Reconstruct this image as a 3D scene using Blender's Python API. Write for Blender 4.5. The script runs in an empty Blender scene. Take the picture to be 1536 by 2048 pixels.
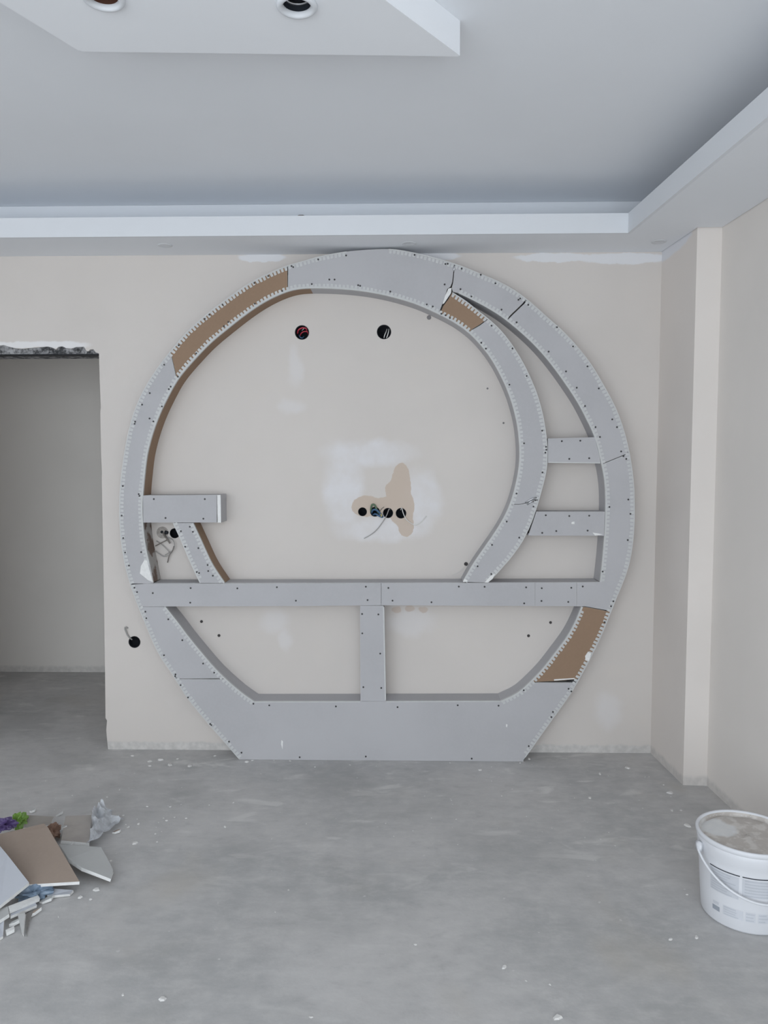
import bpy, bmesh, math, random
from math import sin, cos, pi, radians, sqrt
from mathutils import Vector, Matrix, noise as mnoise

SC = bpy.context.scene
COL = SC.collection

# ------------------------------------------------------------------ camera
F_PX, CX, CY = 1538.0, 768.0, 1024.0
EYE = Vector((0.0, 0.0, 1.548))
ROT = (Matrix.Rotation(radians(1.26), 3, 'Z') @ Matrix.Rotation(radians(90 - 3.87), 3, 'X')
       @ Matrix.Rotation(radians(-0.06), 3, 'Z'))
cam_data = bpy.data.cameras.new('camera')
cam_data.sensor_fit = 'VERTICAL'
cam_data.sensor_height = 36.0
cam_data.lens = 36.0 * F_PX / 2048.0
cam = bpy.data.objects.new('camera', cam_data)
cam.matrix_world = Matrix.Translation(EYE) @ ROT.to_4x4()
COL.objects.link(cam)
SC.camera = cam

# ------------------------------------------------------------------ world, daylight, exposure
SC.view_settings.view_transform = 'Standard'
SC.view_settings.look = 'None'
SC.view_settings.gamma = 1.0
SC.view_settings.use_curve_mapping = False
SC.view_settings.exposure = 0.0

world = bpy.data.worlds.new('overcast_sky')
SC.world = world
world.use_nodes = True
bg = world.node_tree.nodes['Background']
bg.inputs['Color'].default_value = (0.80, 0.90, 1.0, 1)
bg.inputs['Strength'].default_value = 1.0

def area_light(name, loc, rot, sx, sy, power, color):
    l = bpy.data.lights.new(name, 'AREA')
    l.shape = 'RECTANGLE'
    l.size, l.size_y = sx, sy
    l.energy = power
    l.color = color
    o = bpy.data.objects.new(name, l)
    o.location = loc
    o.rotation_euler = rot
    COL.objects.link(o)
    return o

REAR_Y = -2.2
X_HALL = -4.2
SC.cycles.diffuse_bounces = 8
SC.cycles.max_bounces = 12
# daylight entering through the big window behind the photographer
area_light('window_daylight', (-1.1, REAR_Y - 0.02, 1.36), (radians(90), 0, 0), 5.2, 2.5, 132.0, (0.90, 0.955, 1.0))

# daylight from the far end of the hall beyond the doorway
area_light('hall_daylight', (X_HALL + 0.03, 4.95, 1.55), (radians(90), 0, radians(-90)), 0.8, 1.3, 1.7, (0.95, 0.98, 1.0))

# ------------------------------------------------------------------ survey helpers (pixel of the photo -> point on a known plane)
def ray(px, py):
    return ROT @ Vector(((px - CX) / F_PX, -(py - CY) / F_PX, -1.0))

def on_y(px, py, Y):
    d = ray(px, py)
    return EYE + d * ((Y - EYE.y) / d.y)

def on_z(px, py, Z):
    d = ray(px, py)
    return EYE + d * ((Z - EYE.z) / d.z)

WALL_Y = 4.0
FRONT_Y = 3.87
Z_SOFFIT = 2.597
Z_LIP = 2.687
Z_CEIL = 2.842

# ------------------------------------------------------------------ materials
def srgb(r, g, b):
    def c(v):
        v /= 255.0
        return v / 12.92 if v <= 0.04045 else ((v + 0.055) / 1.055) ** 2.4
    return (c(r), c(g), c(b), 1.0)

class NT:
    def __init__(self, name, rough=0.8, spec=0.3):
        self.m = bpy.data.materials.new(name)
        self.m.use_nodes = True
        self.t = self.m.node_tree
        self.b = self.t.nodes['Principled BSDF']
        self.b.inputs['Roughness'].default_value = rough
        self.b.inputs['Specular IOR Level'].default_value = spec
        self._co = None
    def n(self, kind, **kw):
        nd = self.t.nodes.new(kind)
        for k, v in kw.items():
            setattr(nd, k, v)
        return nd
    def l(self, a, b):
        self.t.links.new(a, b)
    @property
    def co(self):
        if self._co is None:
            self._co = self.n('ShaderNodeTexCoord').outputs['Object']
        return self._co
    def noise(self, scale, detail=4, rough=0.55, co=None, stretch=None, distortion=0.0):
        nd = self.n('ShaderNodeTexNoise')
        nd.inputs['Scale'].default_value = scale
        nd.inputs['Detail'].default_value = detail
        nd.inputs['Roughness'].default_value = rough
        nd.inputs['Distortion'].default_value = distortion
        src = co or self.co
        if stretch:
            mp = self.n('ShaderNodeMapping')
            mp.inputs['Scale'].default_value = stretch
            self.l(src, mp.inputs['Vector'])
            src = mp.outputs['Vector']
        self.l(src, nd.inputs['Vector'])
        return nd
    def ramp(self, fac, lo, hi, a=0.0, b=1.0):
        nd = self.n('ShaderNodeMapRange')
        nd.interpolation_type = 'SMOOTHSTEP'
        nd.inputs['From Min'].default_value = lo
        nd.inputs['From Max'].default_value = hi
        nd.inputs['To Min'].default_value = a
        nd.inputs['To Max'].default_value = b
        self.l(fac, nd.inputs['Value'])
        return nd.outputs['Result']
    def mix(self, fac, a, b):
        nd = self.n('ShaderNodeMix')
        nd.data_type = 'RGBA'
        for sock, v in ((nd.inputs[0], fac), (nd.inputs[6], a), (nd.inputs[7], b)):
            if hasattr(v, 'is_linked'):
                self.l(v, sock)
            elif isinstance(v, (int, float)):
                sock.default_value = v
            else:
                sock.default_value = v
        return nd.outputs[2]
    def math(self, op, a, b=None):
        nd = self.n('ShaderNodeMath')
        nd.operation = op
        for i, v in enumerate((a, b)):
            if v is None:
                continue
            if hasattr(v, 'is_linked'):
                self.l(v, nd.inputs[i])
            else:
                nd.inputs[i].default_value = v
        return nd.outputs[0]
    def ellipses(self, co, items, lo, hi):
        """mask = 1 inside the union of ellipses ((cx,cz,rx,rz) in metres)"""
        cur = None
        for (cx, cz, rx, rz) in items:
            s = self.n('ShaderNodeVectorMath'); s.operation = 'SUBTRACT'
            self.l(co, s.inputs[0]); s.inputs[1].default_value = (cx, 0, cz)
            m = self.n('ShaderNodeVectorMath'); m.operation = 'MULTIPLY'
            self.l(s.outputs[0], m.inputs[0]); m.inputs[1].default_value = (1 / rx, 0, 1 / rz)
            g = self.n('ShaderNodeVectorMath'); g.operation = 'LENGTH'
            self.l(m.outputs[0], g.inputs[0])
            v = g.outputs['Value']
            if cur is None:
                cur = v
            else:
                nd = self.n('ShaderNodeMath'); nd.operation = 'SMOOTH_MIN'
                self.l(cur, nd.inputs[0]); self.l(v, nd.inputs[1]); nd.inputs[2].default_value = 0.25
                cur = nd.outputs[0]
        return self.ramp(cur, hi, lo)          # 1 inside (below lo), 0 outside (above hi)
    def wobble(self, scale, amp):
        nz = self.noise(scale, 3)
        s = self.n('ShaderNodeVectorMath'); s.operation = 'SUBTRACT'
        self.l(nz.outputs['Color'], s.inputs[0]); s.inputs[1].default_value = (0.5, 0.5, 0.5)
        m = self.n('ShaderNodeVectorMath'); m.operation = 'SCALE'
        self.l(s.outputs[0], m.inputs[0]); m.inputs['Scale'].default_value = amp
        a = self.n('ShaderNodeVectorMath'); a.operation = 'ADD'
        self.l(m.outputs[0], a.inputs[0]); self.l(self.co, a.inputs[1])
        return a.outputs[0]
    def color(self, c):
        if hasattr(c, 'is_linked'):
            self.l(c, self.b.inputs['Base Color'])
        else:
            self.b.inputs['Base Color'].default_value = c
        return self
    def bump(self, height, strength=0.2, dist=0.002):
        nd = self.n('ShaderNodeBump')
        nd.inputs['Strength'].default_value = strength
        nd.inputs['Distance'].default_value = dist
        self.l(height, nd.inputs['Height'])
        self.l(nd.outputs['Normal'], self.b.inputs['Normal'])
        return self

def rgb(r, g, b):
    return (r, g, b, 1.0)

def scaled(c, k):
    return (min(1, c[0] * k), min(1, c[1] * k), min(1, c[2] * k), 1.0)

def plain(name, col, rough=0.7, spec=0.3, var=0.06, scale=9.0, metal=0.0, bump=0.0):
    m = NT(name, rough, spec)
    nz = m.noise(scale, 4)
    m.color(m.mix(m.ramp(nz.outputs['Fac'], 0.3, 0.7), scaled(col, 1 - var), scaled(col, 1 + var)))
    m.b.inputs['Metallic'].default_value = metal
    if bump:
        n2 = m.noise(scale * 25, 3)
        m.bump(n2.outputs['Fac'], bump)
    return m.m

CREAM = rgb(0.642, 0.603, 0.572)
def px_ell(px, py, rx, ry, Y=WALL_Y):
    p = on_y(px, py, Y)
    k = 4.0 / F_PX
    return (p.x, p.z, rx * k, ry * k)

def make_wall_back_material():
    m = NT('painted_wall_back', 0.85, 0.2)
    n1 = m.noise(1.3, 3)
    n2 = m.noise(6.0, 5)
    c = m.mix(m.ramp(n1.outputs['Fac'], 0.35, 0.65), scaled(CREAM, 0.975), scaled(CREAM, 1.015))
    c = m.mix(m.ramp(n2.outputs['Fac'], 0.5, 0.75, 0, 0.35), c, rgb(0.652, 0.605, 0.562))
    soft = m.wobble(7.0, 0.10)
    fine = m.wobble(16.0, 0.03)
    white = rgb(0.725, 0.715, 0.73)
    # filler around the sockets
    w = m.ellipses(soft, [px_ell(735, 908, 92, 28), px_ell(688, 975, 40, 88), px_ell(765, 1060, 88, 26),
                          px_ell(845, 1000, 40, 62)], 0.55, 1.25)
    n9 = m.noise(9.0, 4)
    c = m.mix(m.math('MULTIPLY', w, m.ramp(n9.outputs['Fac'], 0.3, 0.7, 0.5, 0.95)), c, white)
    # smaller filled spots and primer bands
    w2 = m.ellipses(soft, [px_ell(550, 1245, 30, 26), px_ell(572, 1275, 14, 22), px_ell(820, 1245, 55, 26),
                           px_ell(590, 730, 14, 40), px_ell(580, 815, 26, 16), px_ell(1215, 1420, 26, 40)], 0.4, 1.35)
    c = m.mix(m.math('MULTIPLY', w2, 0.42), c, white)
    w3 = m.ellipses(fine, [px_ell(1250, 517, 85, 11), px_ell(1110, 515, 80, 9), px_ell(525, 515, 48, 9), px_ell(860, 512, 60, 9)], 0.85, 1.1)
    c = m.mix(m.math('MULTIPLY', w3, 0.7), c, rgb(0.76, 0.78, 0.82))
    w4 = m.ellipses(fine, [px_ell(40, 690, 60, 7), px_ell(120, 690, 60, 8)], 0.7, 1.2)
    c = m.mix(m.math('MULTIPLY', w4, 0.8), c, rgb(0.80, 0.80, 0.81))
    # bare tan patch round the sockets
    t = m.ellipses(fine, [px_ell(733, 1012, 31, 22), px_ell(775, 1010, 42, 17), px_ell(802, 968, 20, 44),
                          px_ell(803, 1015, 27, 40), px_ell(788, 985, 17, 26), px_ell(812, 1052, 16, 22)], 0.93, 1.0)
    c = m.mix(m.math('MULTIPLY', t, 0.9), c, rgb(0.555, 0.46, 0.385))
    s = m.ellipses(fine, [px_ell(793, 1219, 11, 8), px_ell(820, 1218, 10, 7), px_ell(846, 1218, 10, 6)], 0.85, 1.1)
    c = m.mix(m.math('MULTIPLY', s, 0.75), c, rgb(0.56, 0.47, 0.41))
    # raw render strip just above the floor
    sep = m.n('ShaderNodeSeparateXYZ'); m.l(fine, sep.inputs[0])
    band = m.ramp(sep.outputs['Z'], 0.050, 0.034)
    n3 = m.noise(30, 4)
    raw = m.mix(m.ramp(n3.outputs['Fac'], 0.35, 0.7), rgb(0.52, 0.505, 0.49), rgb(0.63, 0.61, 0.59))
    c = m.mix(band, c, raw)
    m.color(c)
    m.bump(m.noise(60, 4).outputs['Fac'], 0.12)
    return m.m

def make_wall_material(name, base, band=True, primer=False):
    m = NT(name, 0.85, 0.2)
    n1 = m.noise(1.2, 3)
    n2 = m.noise(5.0, 5)
    c = m.mix(m.ramp(n1.outputs['Fac'], 0.35, 0.65), scaled(base, 0.975), scaled(base, 1.02))
    c = m.mix(m.ramp(n2.outputs['Fac'], 0.55, 0.8, 0, 0.25), c, scaled(base, 1.06))
    if band:
        fine = m.wobble(16.0, 0.03)
        sep = m.n('ShaderNodeSeparateXYZ'); m.l(fine, sep.inputs[0])
        bnd = m.ramp(sep.outputs['Z'], 0.055, 0.03)
        n3 = m.noise(30, 4)
        raw = m.mix(m.ramp(n3.outputs['Fac'], 0.35, 0.7), rgb(0.47, 0.46, 0.45), rgb(0.62, 0.60, 0.58))
        c = m.mix(m.math('MULTIPLY', bnd, 0.55), c, raw)
    if primer:
        pm = m.ellipses(m.wobble(12.0, 0.012), [(1.322, 2.597, 0.020, 0.055)], 0.8, 1.1)
        c = m.mix(m.math('MULTIPLY', pm, 0.8), c, rgb(0.74, 0.76, 0.81))
    m.color(c)
    m.bump(m.noise(60, 4).outputs['Fac'], 0.12)
    return m.m

def make_floor_material():
    m = NT('concrete_screed', 0.75, 0.25)
    big = m.noise(0.8, 4, 0.6)
    mid = m.noise(2.6, 6, 0.62, stretch=(0.75, 1.2, 1), distortion=0.3)
    fin = m.noise(16.0, 7, 0.68, stretch=(0.8, 1.2, 1))
    c = m.mix(m.ramp(big.outputs['Fac'], 0.36, 0.64), rgb(0.43, 0.43, 0.43), rgb(0.525, 0.515, 0.51))
    c = m.mix(m.ramp(mid.outputs['Fac'], 0.47, 0.68, 0, 0.6), c, rgb(0.565, 0.555, 0.55))
    c = m.mix(m.ramp(mid.outputs['Fac'], 0.30, 0.47, 0.5, 0), c, rgb(0.37, 0.37, 0.368))
    c = m.mix(m.ramp(fin.outputs['Fac'], 0.42, 0.70, 0.0, 0.42), c, rgb(0.62, 0.61, 0.595))
    c = m.mix(m.ramp(fin.outputs['Fac'], 0.30, 0.46, 0.35, 0.0), c, rgb(0.36, 0.36, 0.36))
    # rubbed plaster smears, more of them towards the back wall
    sep = m.n('ShaderNodeSeparateXYZ'); m.l(m.co, sep.inputs[0])
    toback = m.ramp(sep.outputs['Y'], 2.2, 3.8, 0.35, 1.0)
    smear = m.noise(6.0, 5, 0.55, stretch=(0.6, 1.5, 1), distortion=0.6)
    c = m.mix(m.math('MULTIPLY', m.ramp(smear.outputs['Fac'], 0.58, 0.70, 0, 0.8), toback), c, rgb(0.66, 0.65, 0.635))
    dark_patch = m.noise(1.9, 4, 0.55)
    c = m.mix(m.math('MULTIPLY', m.ramp(dark_patch.outputs['Fac'], 0.50, 0.66, 0, 0.45), toback), c, rgb(0.36, 0.358, 0.355))  # darker patches, more of them towards the back wall
    tan = m.noise(1.5, 3, 0.5, stretch=(1.3, 0.9, 1))
    c = m.mix(m.ramp(tan.outputs['Fac'], 0.56, 0.72, 0, 0.45), c, rgb(0.47, 0.44, 0.395))
    vor = m.n('ShaderNodeTexVoronoi'); vor.inputs['Scale'].default_value = 9.0
    m.l(m.wobble(20, 0.03), vor.inputs['Vector'])
    c = m.mix(m.ramp(vor.outputs['Distance'], 0.055, 0.035, 0, 0.6), c, rgb(0.66, 0.65, 0.64))
    m.color(c)
    m.bump(m.noise(45, 6, 0.6).outputs['Fac'], 0.25, 0.003)
    return m.m

def make_board_material(name, col, speck=0.05):
    m = NT(name, 0.8, 0.2)
    n1 = m.noise(2.5, 4)
    n2 = m.noise(90, 3)
    c = m.mix(m.ramp(n1.outputs['Fac'], 0.3, 0.7), scaled(col, 0.96), scaled(col, 1.03))
    c = m.mix(m.ramp(n2.outputs['Fac'], 0.35, 0.75, 0, 0.3), c, scaled(col, 1.0 + speck))
    m.color(c)
    return m.m

M_WALLB = make_wall_back_material()
M_WALL = make_wall_material('painted_wall', scaled(CREAM, 1.15), primer=True)  # back wall's cream lightened; extra light at the corner is in the colour
M_WALLR = make_wall_material('painted_wall_right', rgb(0.765, 0.73, 0.695))  # same cream lightened; stronger light on the right is put into it
M_HALLW = make_wall_material('hall_wall_paint', rgb(0.74, 0.71, 0.675))
M_FLOOR = make_floor_material()
M_CEIL = plain('ceiling_paint', rgb(0.80, 0.825, 0.86), 0.85, 0.2, 0.012, 1.5)
M_WHITE = plain('white_paint', rgb(0.725, 0.75, 0.785), 0.75, 0.25, 0.01, 2.0)
M_GREY = make_board_material('grey_drywall_paper', rgb(0.465, 0.462, 0.478))
M_BROWN = make_board_material('brown_drywall_paper', rgb(0.295, 0.203, 0.140), 0.10)
M_GYPSUM = plain('gypsum_core', rgb(0.78, 0.78, 0.77), 0.9, 0.1, 0.05, 60)
M_BEAD = plain('white_plastic_bead', rgb(0.555, 0.562, 0.56), 0.5, 0.4, 0.03, 30)
M_SCREW = plain('black_phosphate_screw', rgb(0.035, 0.033, 0.035), 0.5, 0.5, 0.1, 40)
M_BLACK = plain('black_plastic', rgb(0.012, 0.013, 0.017), 0.6, 0.3, 0.1, 40)
M_ROUGHC = None
def make_lintel_material():
    m = NT('broken_concrete', 0.95, 0.1)
    n1 = m.noise(28, 6, 0.7)
    c = m.mix(m.ramp(n1.outputs['Fac'], 0.38, 0.62), rgb(0.06, 0.062, 0.066), rgb(0.42, 0.42, 0.43))
    m.color(c)
    m.bump(n1.outputs['Fac'], 0.8, 0.01)
    return m.m
M_LINTEL = make_lintel_material()
M_WIRE_G = plain('grey_cable', rgb(0.36, 0.35, 0.34), 0.5, 0.4)
M_WIRE_W = plain('white_cable', rgb(0.70, 0.69, 0.67), 0.5, 0.4)
M_WIRE_D = plain('dark_dusty_cable', rgb(0.20, 0.18, 0.165), 0.6, 0.3)
M_WIRE_R = plain('red_cable', rgb(0.45, 0.04, 0.07), 0.45, 0.4)
M_WIRE_B = plain('blue_cable', rgb(0.05, 0.12, 0.22), 0.45, 0.4)
M_WIRE_T = plain('green_cable', rgb(0.10, 0.16, 0.10), 0.45, 0.4)
M_WIRE_Y = plain('yellow_cable', rgb(0.5, 0.42, 0.18), 0.45, 0.4)
M_PLASTIC = plain('white_pail_plastic', rgb(0.72, 0.735, 0.77), 0.4, 0.45, 0.015, 4)
M_STEEL = plain('galvanised_steel', rgb(0.62, 0.63, 0.65), 0.35, 0.5, 0.05, 20, metal=0.9)

# ------------------------------------------------------------------ mesh helpers
def link(name, bm, mats, parent=None, smooth=False):
    me = bpy.data.meshes.new(name)
    bmesh.ops.recalc_face_normals(bm, faces=bm.faces)
    bm.to_mesh(me)
    bm.free()
    for mt in (mats if isinstance(mats, (list, tuple)) else [mats]):
        me.materials.append(mt)
    if smooth:
        for p in me.polygons:
            p.use_smooth = True
    o = bpy.data.objects.new(name, me)
    COL.objects.link(o)
    if parent is not None:
        o.parent = parent
        o.matrix_parent_inverse = parent.matrix_basis.inverted()
    return o

def empty(name, loc=(0, 0, 0)):
    o = bpy.data.objects.new(name, None)
    o.empty_display_size = 0.1
    o.location = loc
    COL.objects.link(o)
    return o

def tag(o, label=None, cat=None, group=None, kind=None):
    if label: o['label'] = label
    if cat: o['category'] = cat
    if group: o['group'] = group
    if kind: o['kind'] = kind
    return o

def struct(name, bm, mats, label=None, parent=None):
    o = link(name, bm, mats, parent)
    if parent is None:
        o['kind'] = 'structure'
    if label:
        o['label'] = label
    return o

def add_box(bm, x0, x1, y0, y1, z0, z1, mi=0):
    vs = [bm.verts.new((x, y, z)) for x in (x0, x1) for y in (y0, y1) for z in (z0, z1)]
    fs = []
    for idx in ((0, 1, 3, 2), (4, 6, 7, 5), (0, 4, 5, 1), (2, 3, 7, 6), (0, 2, 6, 4), (1, 5, 7, 3)):
        f = bm.faces.new([vs[i] for i in idx]); f.material_index = mi; fs.append(f)
    return fs

def box_bm(*a):
    bm = bmesh.new(); add_box(bm, *a); return bm

def prism(bm, poly, axis_fn, t0, t1, mi_front=0, mi_back=0, mi_side=0):
    """poly: list of 2-D points; axis_fn(p, t) -> 3-D"""
    a = [bm.verts.new(axis_fn(p, t0)) for p in poly]
    b = [bm.verts.new(axis_fn(p, t1)) for p in poly]
    n = len(poly)
    f = bm.faces.new(a); f.material_index = mi_front
    g = bm.faces.new(b[::-1]); g.material_index = mi_back
    for i in range(n):
        j = (i + 1) % n
        h = bm.faces.new((a[i], a[j], b[j], b[i])); h.material_index = mi_side
    f.normal_update(); g.normal_update()
    bmesh.ops.triangulate(bm, faces=[f, g], ngon_method='EAR_CLIP')

def tube(bm, pts, r, seg=8, mi=0, cap=True):
    pts = [Vector(p) for p in pts]
    rings = []
    up = Vector((0.13, 0.31, 0.94))
    for i, p in enumerate(pts):
        d = (pts[min(i + 1, len(pts) - 1)] - pts[max(i - 1, 0)]).normalized()
        a = d.cross(up)
        if a.length < 1e-4:
            a = d.cross(Vector((1, 0, 0)))
        a.normalize()
        b = d.cross(a)
        rr = r[i] if isinstance(r, (list, tuple)) else r
        rings.append([bm.verts.new(p + a * rr * cos(2 * pi * k / seg) + b * rr * sin(2 * pi * k / seg)) for k in range(seg)])
    for q, w in zip(rings, rings[1:]):
        for k in range(seg):
            f = bm.faces.new((q[k], q[(k + 1) % seg], w[(k + 1) % seg], w[k])); f.material_index = mi; f.smooth = True
    if cap:
        bm.faces.new(rings[0][::-1]).material_index = mi
        bm.faces.new(rings[-1]).material_index = mi

def lathe(bm, prof, center, axis='z', seg=48, mi=0, close=False):
    """prof: list of (r, t); axis z: t is height; axis y: t is depth"""
    c = Vector(center)
    rings = []
    for r, t in prof:
        ring = []
        for k in range(seg):
            a = 2 * pi * k / seg
            if axis == 'z':
                ring.append(bm.verts.new(c + Vector((r * cos(a), r * sin(a), t))))
            else:
                ring.append(bm.verts.new(c + Vector((r * cos(a), t, r * sin(a)))))
        rings.append(ring)
    pairs = list(zip(rings, rings[1:]))
    if close:
        pairs.append((rings[-1], rings[0]))
    for q, w in pairs:
        for k in range(seg):
            f = bm.faces.new((q[k], q[(k + 1) % seg], w[(k + 1) % seg], w[k])); f.material_index = mi; f.smooth = True
    return rings

def spline(pts, step=6.0, smooth=6):
    """Catmull-Rom through 2-D points, resampled evenly and lightly smoothed"""
    P = [Vector(p) for p in pts]
    P = [P[0] * 2 - P[1]] + P + [P[-1] * 2 - P[-2]]
    dense = []
    for i in range(1, len(P) - 2):
        for k in range(20):
            t = k / 20
            a, b, c, d = P[i - 1], P[i], P[i + 1], P[i + 2]
            dense.append(0.5 * ((2 * b) + (c - a) * t + (2 * a - 5 * b + 4 * c - d) * t * t + (3 * b - a - 3 * c + d) * t ** 3))
    dense.append(P[-2])
    L = [0.0]
    for a, b in zip(dense, dense[1:]):
        L.append(L[-1] + (b - a).length)
    n = max(2, int(L[-1] / step))
    out, j = [], 0
    for i in range(n + 1):
        s = L[-1] * i / n
        while j < len(L) - 2 and L[j + 1] < s:
            j += 1
        u = (s - L[j]) / max(1e-9, L[j + 1] - L[j])
        out.append(dense[j].lerp(dense[j + 1], min(1, max(0, u))))
    for _ in range(smooth):
        out = [out[0]] + [(out[i - 1] + out[i] * 2 + out[i + 1]) / 4 for i in range(1, len(out) - 1)] + [out[-1]]
    return out

def near(path, p):
    p = Vector(p)
    return min(range(len(path)), key=lambda i: (path[i] - p).length)

def seg(path, p, q):
    """points of the path from the point nearest p to the one nearest q, either way"""
    i, j = near(path, p), near(path, q)
    return path[i:j + 1] if i <= j else path[j:i + 1][::-1]

def boolean_cut(o, cutter_bm):
    me = bpy.data.meshes.new('cut')
    bmesh.ops.recalc_face_normals(cutter_bm, faces=cutter_bm.faces)
    cutter_bm.to_mesh(me); cutter_bm.free()
    c = bpy.data.objects.new('cut', me)
    COL.objects.link(c)
    md = o.modifiers.new('cut', 'BOOLEAN')
    md.operation = 'DIFFERENCE'; md.solver = 'EXACT'; md.object = c
    dg = bpy.context.evaluated_depsgraph_get()
    dg.update()
    new = bpy.data.meshes.new_from_object(o.evaluated_get(dg))
    o.modifiers.remove(md)
    old = o.data
    o.data = new
    bpy.data.meshes.remove(old)
    bpy.data.objects.remove(c)
    bpy.data.meshes.remove(me)

rnd = random.Random(4)

# ------------------------------------------------------------------ room shell
X_LEFT = -4.0
PIL = dict(x0=1.320, x1=1.345, y=3.600, x2=1.455)         # corner pilaster
def right_x(y):
    return PIL['x2'] + (PIL['y'] - y) * 0.055

bm = bmesh.new()
add_box(bm, X_LEFT - 0.2, 2.2, REAR_Y - 0.2, 5.7, -0.12, 0.0)
bmesh.ops.subdivide_edges(bm, edges=bm.edges, cuts=3, use_grid_fill=True)
struct('floor', bm, M_FLOOR, 'bare grey concrete floor dusted with plaster')

struct('ceiling', box_bm(X_LEFT - 0.2, 2.2, REAR_Y - 0.2, 5.7, Z_CEIL, Z_CEIL + 0.1), M_CEIL, 'flat grey-white painted ceiling')

# back wall with the ragged doorway, 0.2 m thick
jx = on_y(198, 708, WALL_Y).x
outline = [(1.345, 0.0), (1.345, Z_CEIL), (X_LEFT, Z_CEIL), (X_LEFT, 0.0), (-2.50, 0.0), (-2.50, 2.125)]
for px, py in [(0, 691), (8, 690), (20, 694), (34, 697), (48, 697.5), (58, 696), (72, 695), (84, 694), (95, 693), (104, 695), (112, 699),
               (116, 694), (124, 692.5), (132, 696), (143, 697), (152, 694), (168, 693.5), (173, 702), (177, 702.5), (180, 699), (187, 698.5), (192, 705), (198, 707)]:
    p = on_y(px, py, WALL_Y); outline.append((p.x, p.z))
jam = [(198, 712), (199.5, 760), (201.5, 812), (202, 816), (200.5, 822), (202, 900), (204, 948), (203.5, 955), (204.5, 1010), (206, 1080), (207, 1150), (208.5, 1230),
       (209.5, 1300), (210.5, 1380), (211, 1436), (214, 1441), (212.5, 1460), (214, 1478), (216, 1497)]
for px, py in jam:
    p = on_y(px, py, WALL_Y); outline.append((p.x, max(0.0, p.z)))
outline[-1] = (outline[-1][0], 0.0)
bm = bmesh.new()
prism(bm, outline, lambda p, t: (p[0], t, p[1]), WALL_Y, WALL_Y + 0.2)
wall_back = struct('wall_back', bm, M_WALLB, 'cream painted back wall with patched filler and a ragged doorway')

BOXES = [  # px, py, radius in metres: round flush boxes cut into the wall
    (604, 665, 0.036), (768, 664, 0.036), (725, 1023.5, 0.0225), (750, 1023.5, 0.025), (776, 1026, 0.026), (802, 1026.5, 0.027),
    (269, 1284, 0.031), (349.5, 1066.5, 0.026)]
cut = bmesh.new()
for px, py, r in BOXES:
    p = on_y(px, py, WALL_Y)
    rings = lathe(cut, [(r, -0.05), (r, 0.055)], (p.x, WALL_Y, p.z), 'y', 28)
    cut.faces.new(rings[0]); cut.faces.new(rings[1])
boolean_cut(wall_back, cut)

# corner pilaster and right wall
bm = bmesh.new()
prism(bm, [(PIL['x0'], WALL_Y), (PIL['x1'], PIL['y']), (PIL['x2'] + 0.1, PIL['y'] - 0.01), (2.2, WALL_Y)],
      lambda p, t: (p[0], p[1], t), 0.0, Z_CEIL)
struct('wall_corner', bm, M_WALL, 'cream corner pilaster with a bright front face')
bm = bmesh.new()
prism(bm, [(right_x(PIL['y']), PIL['y']), (right_x(REAR_Y), REAR_Y), (2.2, REAR_Y), (2.2, PIL['y'])], lambda p, t: (p[0], p[1], t), 0.0, Z_CEIL)
struct('wall_right', bm, M_WALLR, 'plain cream right wall')
struct('wall_left', box_bm(X_LEFT - 0.2, X_LEFT, REAR_Y, 4.2, 0, Z_CEIL), M_WALL, 'plain cream left wall')

# rear wall (behind the photographer) with the window that lights the room
bm = bmesh.new()
WX0, WX1, WZ0, WZ1 = -3.7, 1.5, 0.11, 2.61
add_box(bm, X_LEFT, WX0, REAR_Y - 0.2, REAR_Y, 0, Z_CEIL)
add_box(bm, WX1, 2.2, REAR_Y - 0.2, REAR_Y, 0, Z_CEIL)
add_box(bm, WX0, WX1, REAR_Y - 0.2, REAR_Y, 0, WZ0)
add_box(bm, WX0, WX1, REAR_Y - 0.2, REAR_Y, WZ1, Z_CEIL)
struct('wall_rear', bm, M_WALL, 'cream rear wall with a wide window opening')
bm = bmesh.new()
for x in (WX0, -2.0, -0.28, WX1 - 0.06):
    add_box(bm, x, x + 0.06, REAR_Y - 0.16, REAR_Y - 0.1, WZ0, WZ1)
for z in (WZ0, WZ1 - 0.06):
    add_box(bm, WX0, WX1, REAR_Y - 0.16, REAR_Y - 0.1, z, z + 0.06)
struct('window_1', bm, M_WHITE, 'white window frame in the rear wall')

# hall beyond the doorway
bm = bmesh.new()
pts = []
hx0, hx1 = X_LEFT - 0.2, -0.9
prism(bm, [(hx0, 0), (hx1, 0), (hx1, Z_CEIL), (hx0, Z_CEIL)], lambda p, t: (p[0], t, p[1]), 5.49, 5.65)
struct('wall_hall', bm, M_HALLW, 'grey-beige hall wall seen through the doorway')
struct('wall_hall_end', box_bm(X_LEFT - 0.3, X_LEFT - 0.2, 4.2, 5.49, 0, Z_CEIL), M_HALLW, 'far end wall of the hall')
struct('wall_hall_side', box_bm(-0.95, -0.85, 4.2, 5.49, 0, Z_CEIL), M_HALLW, 'end wall of the hall')

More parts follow.
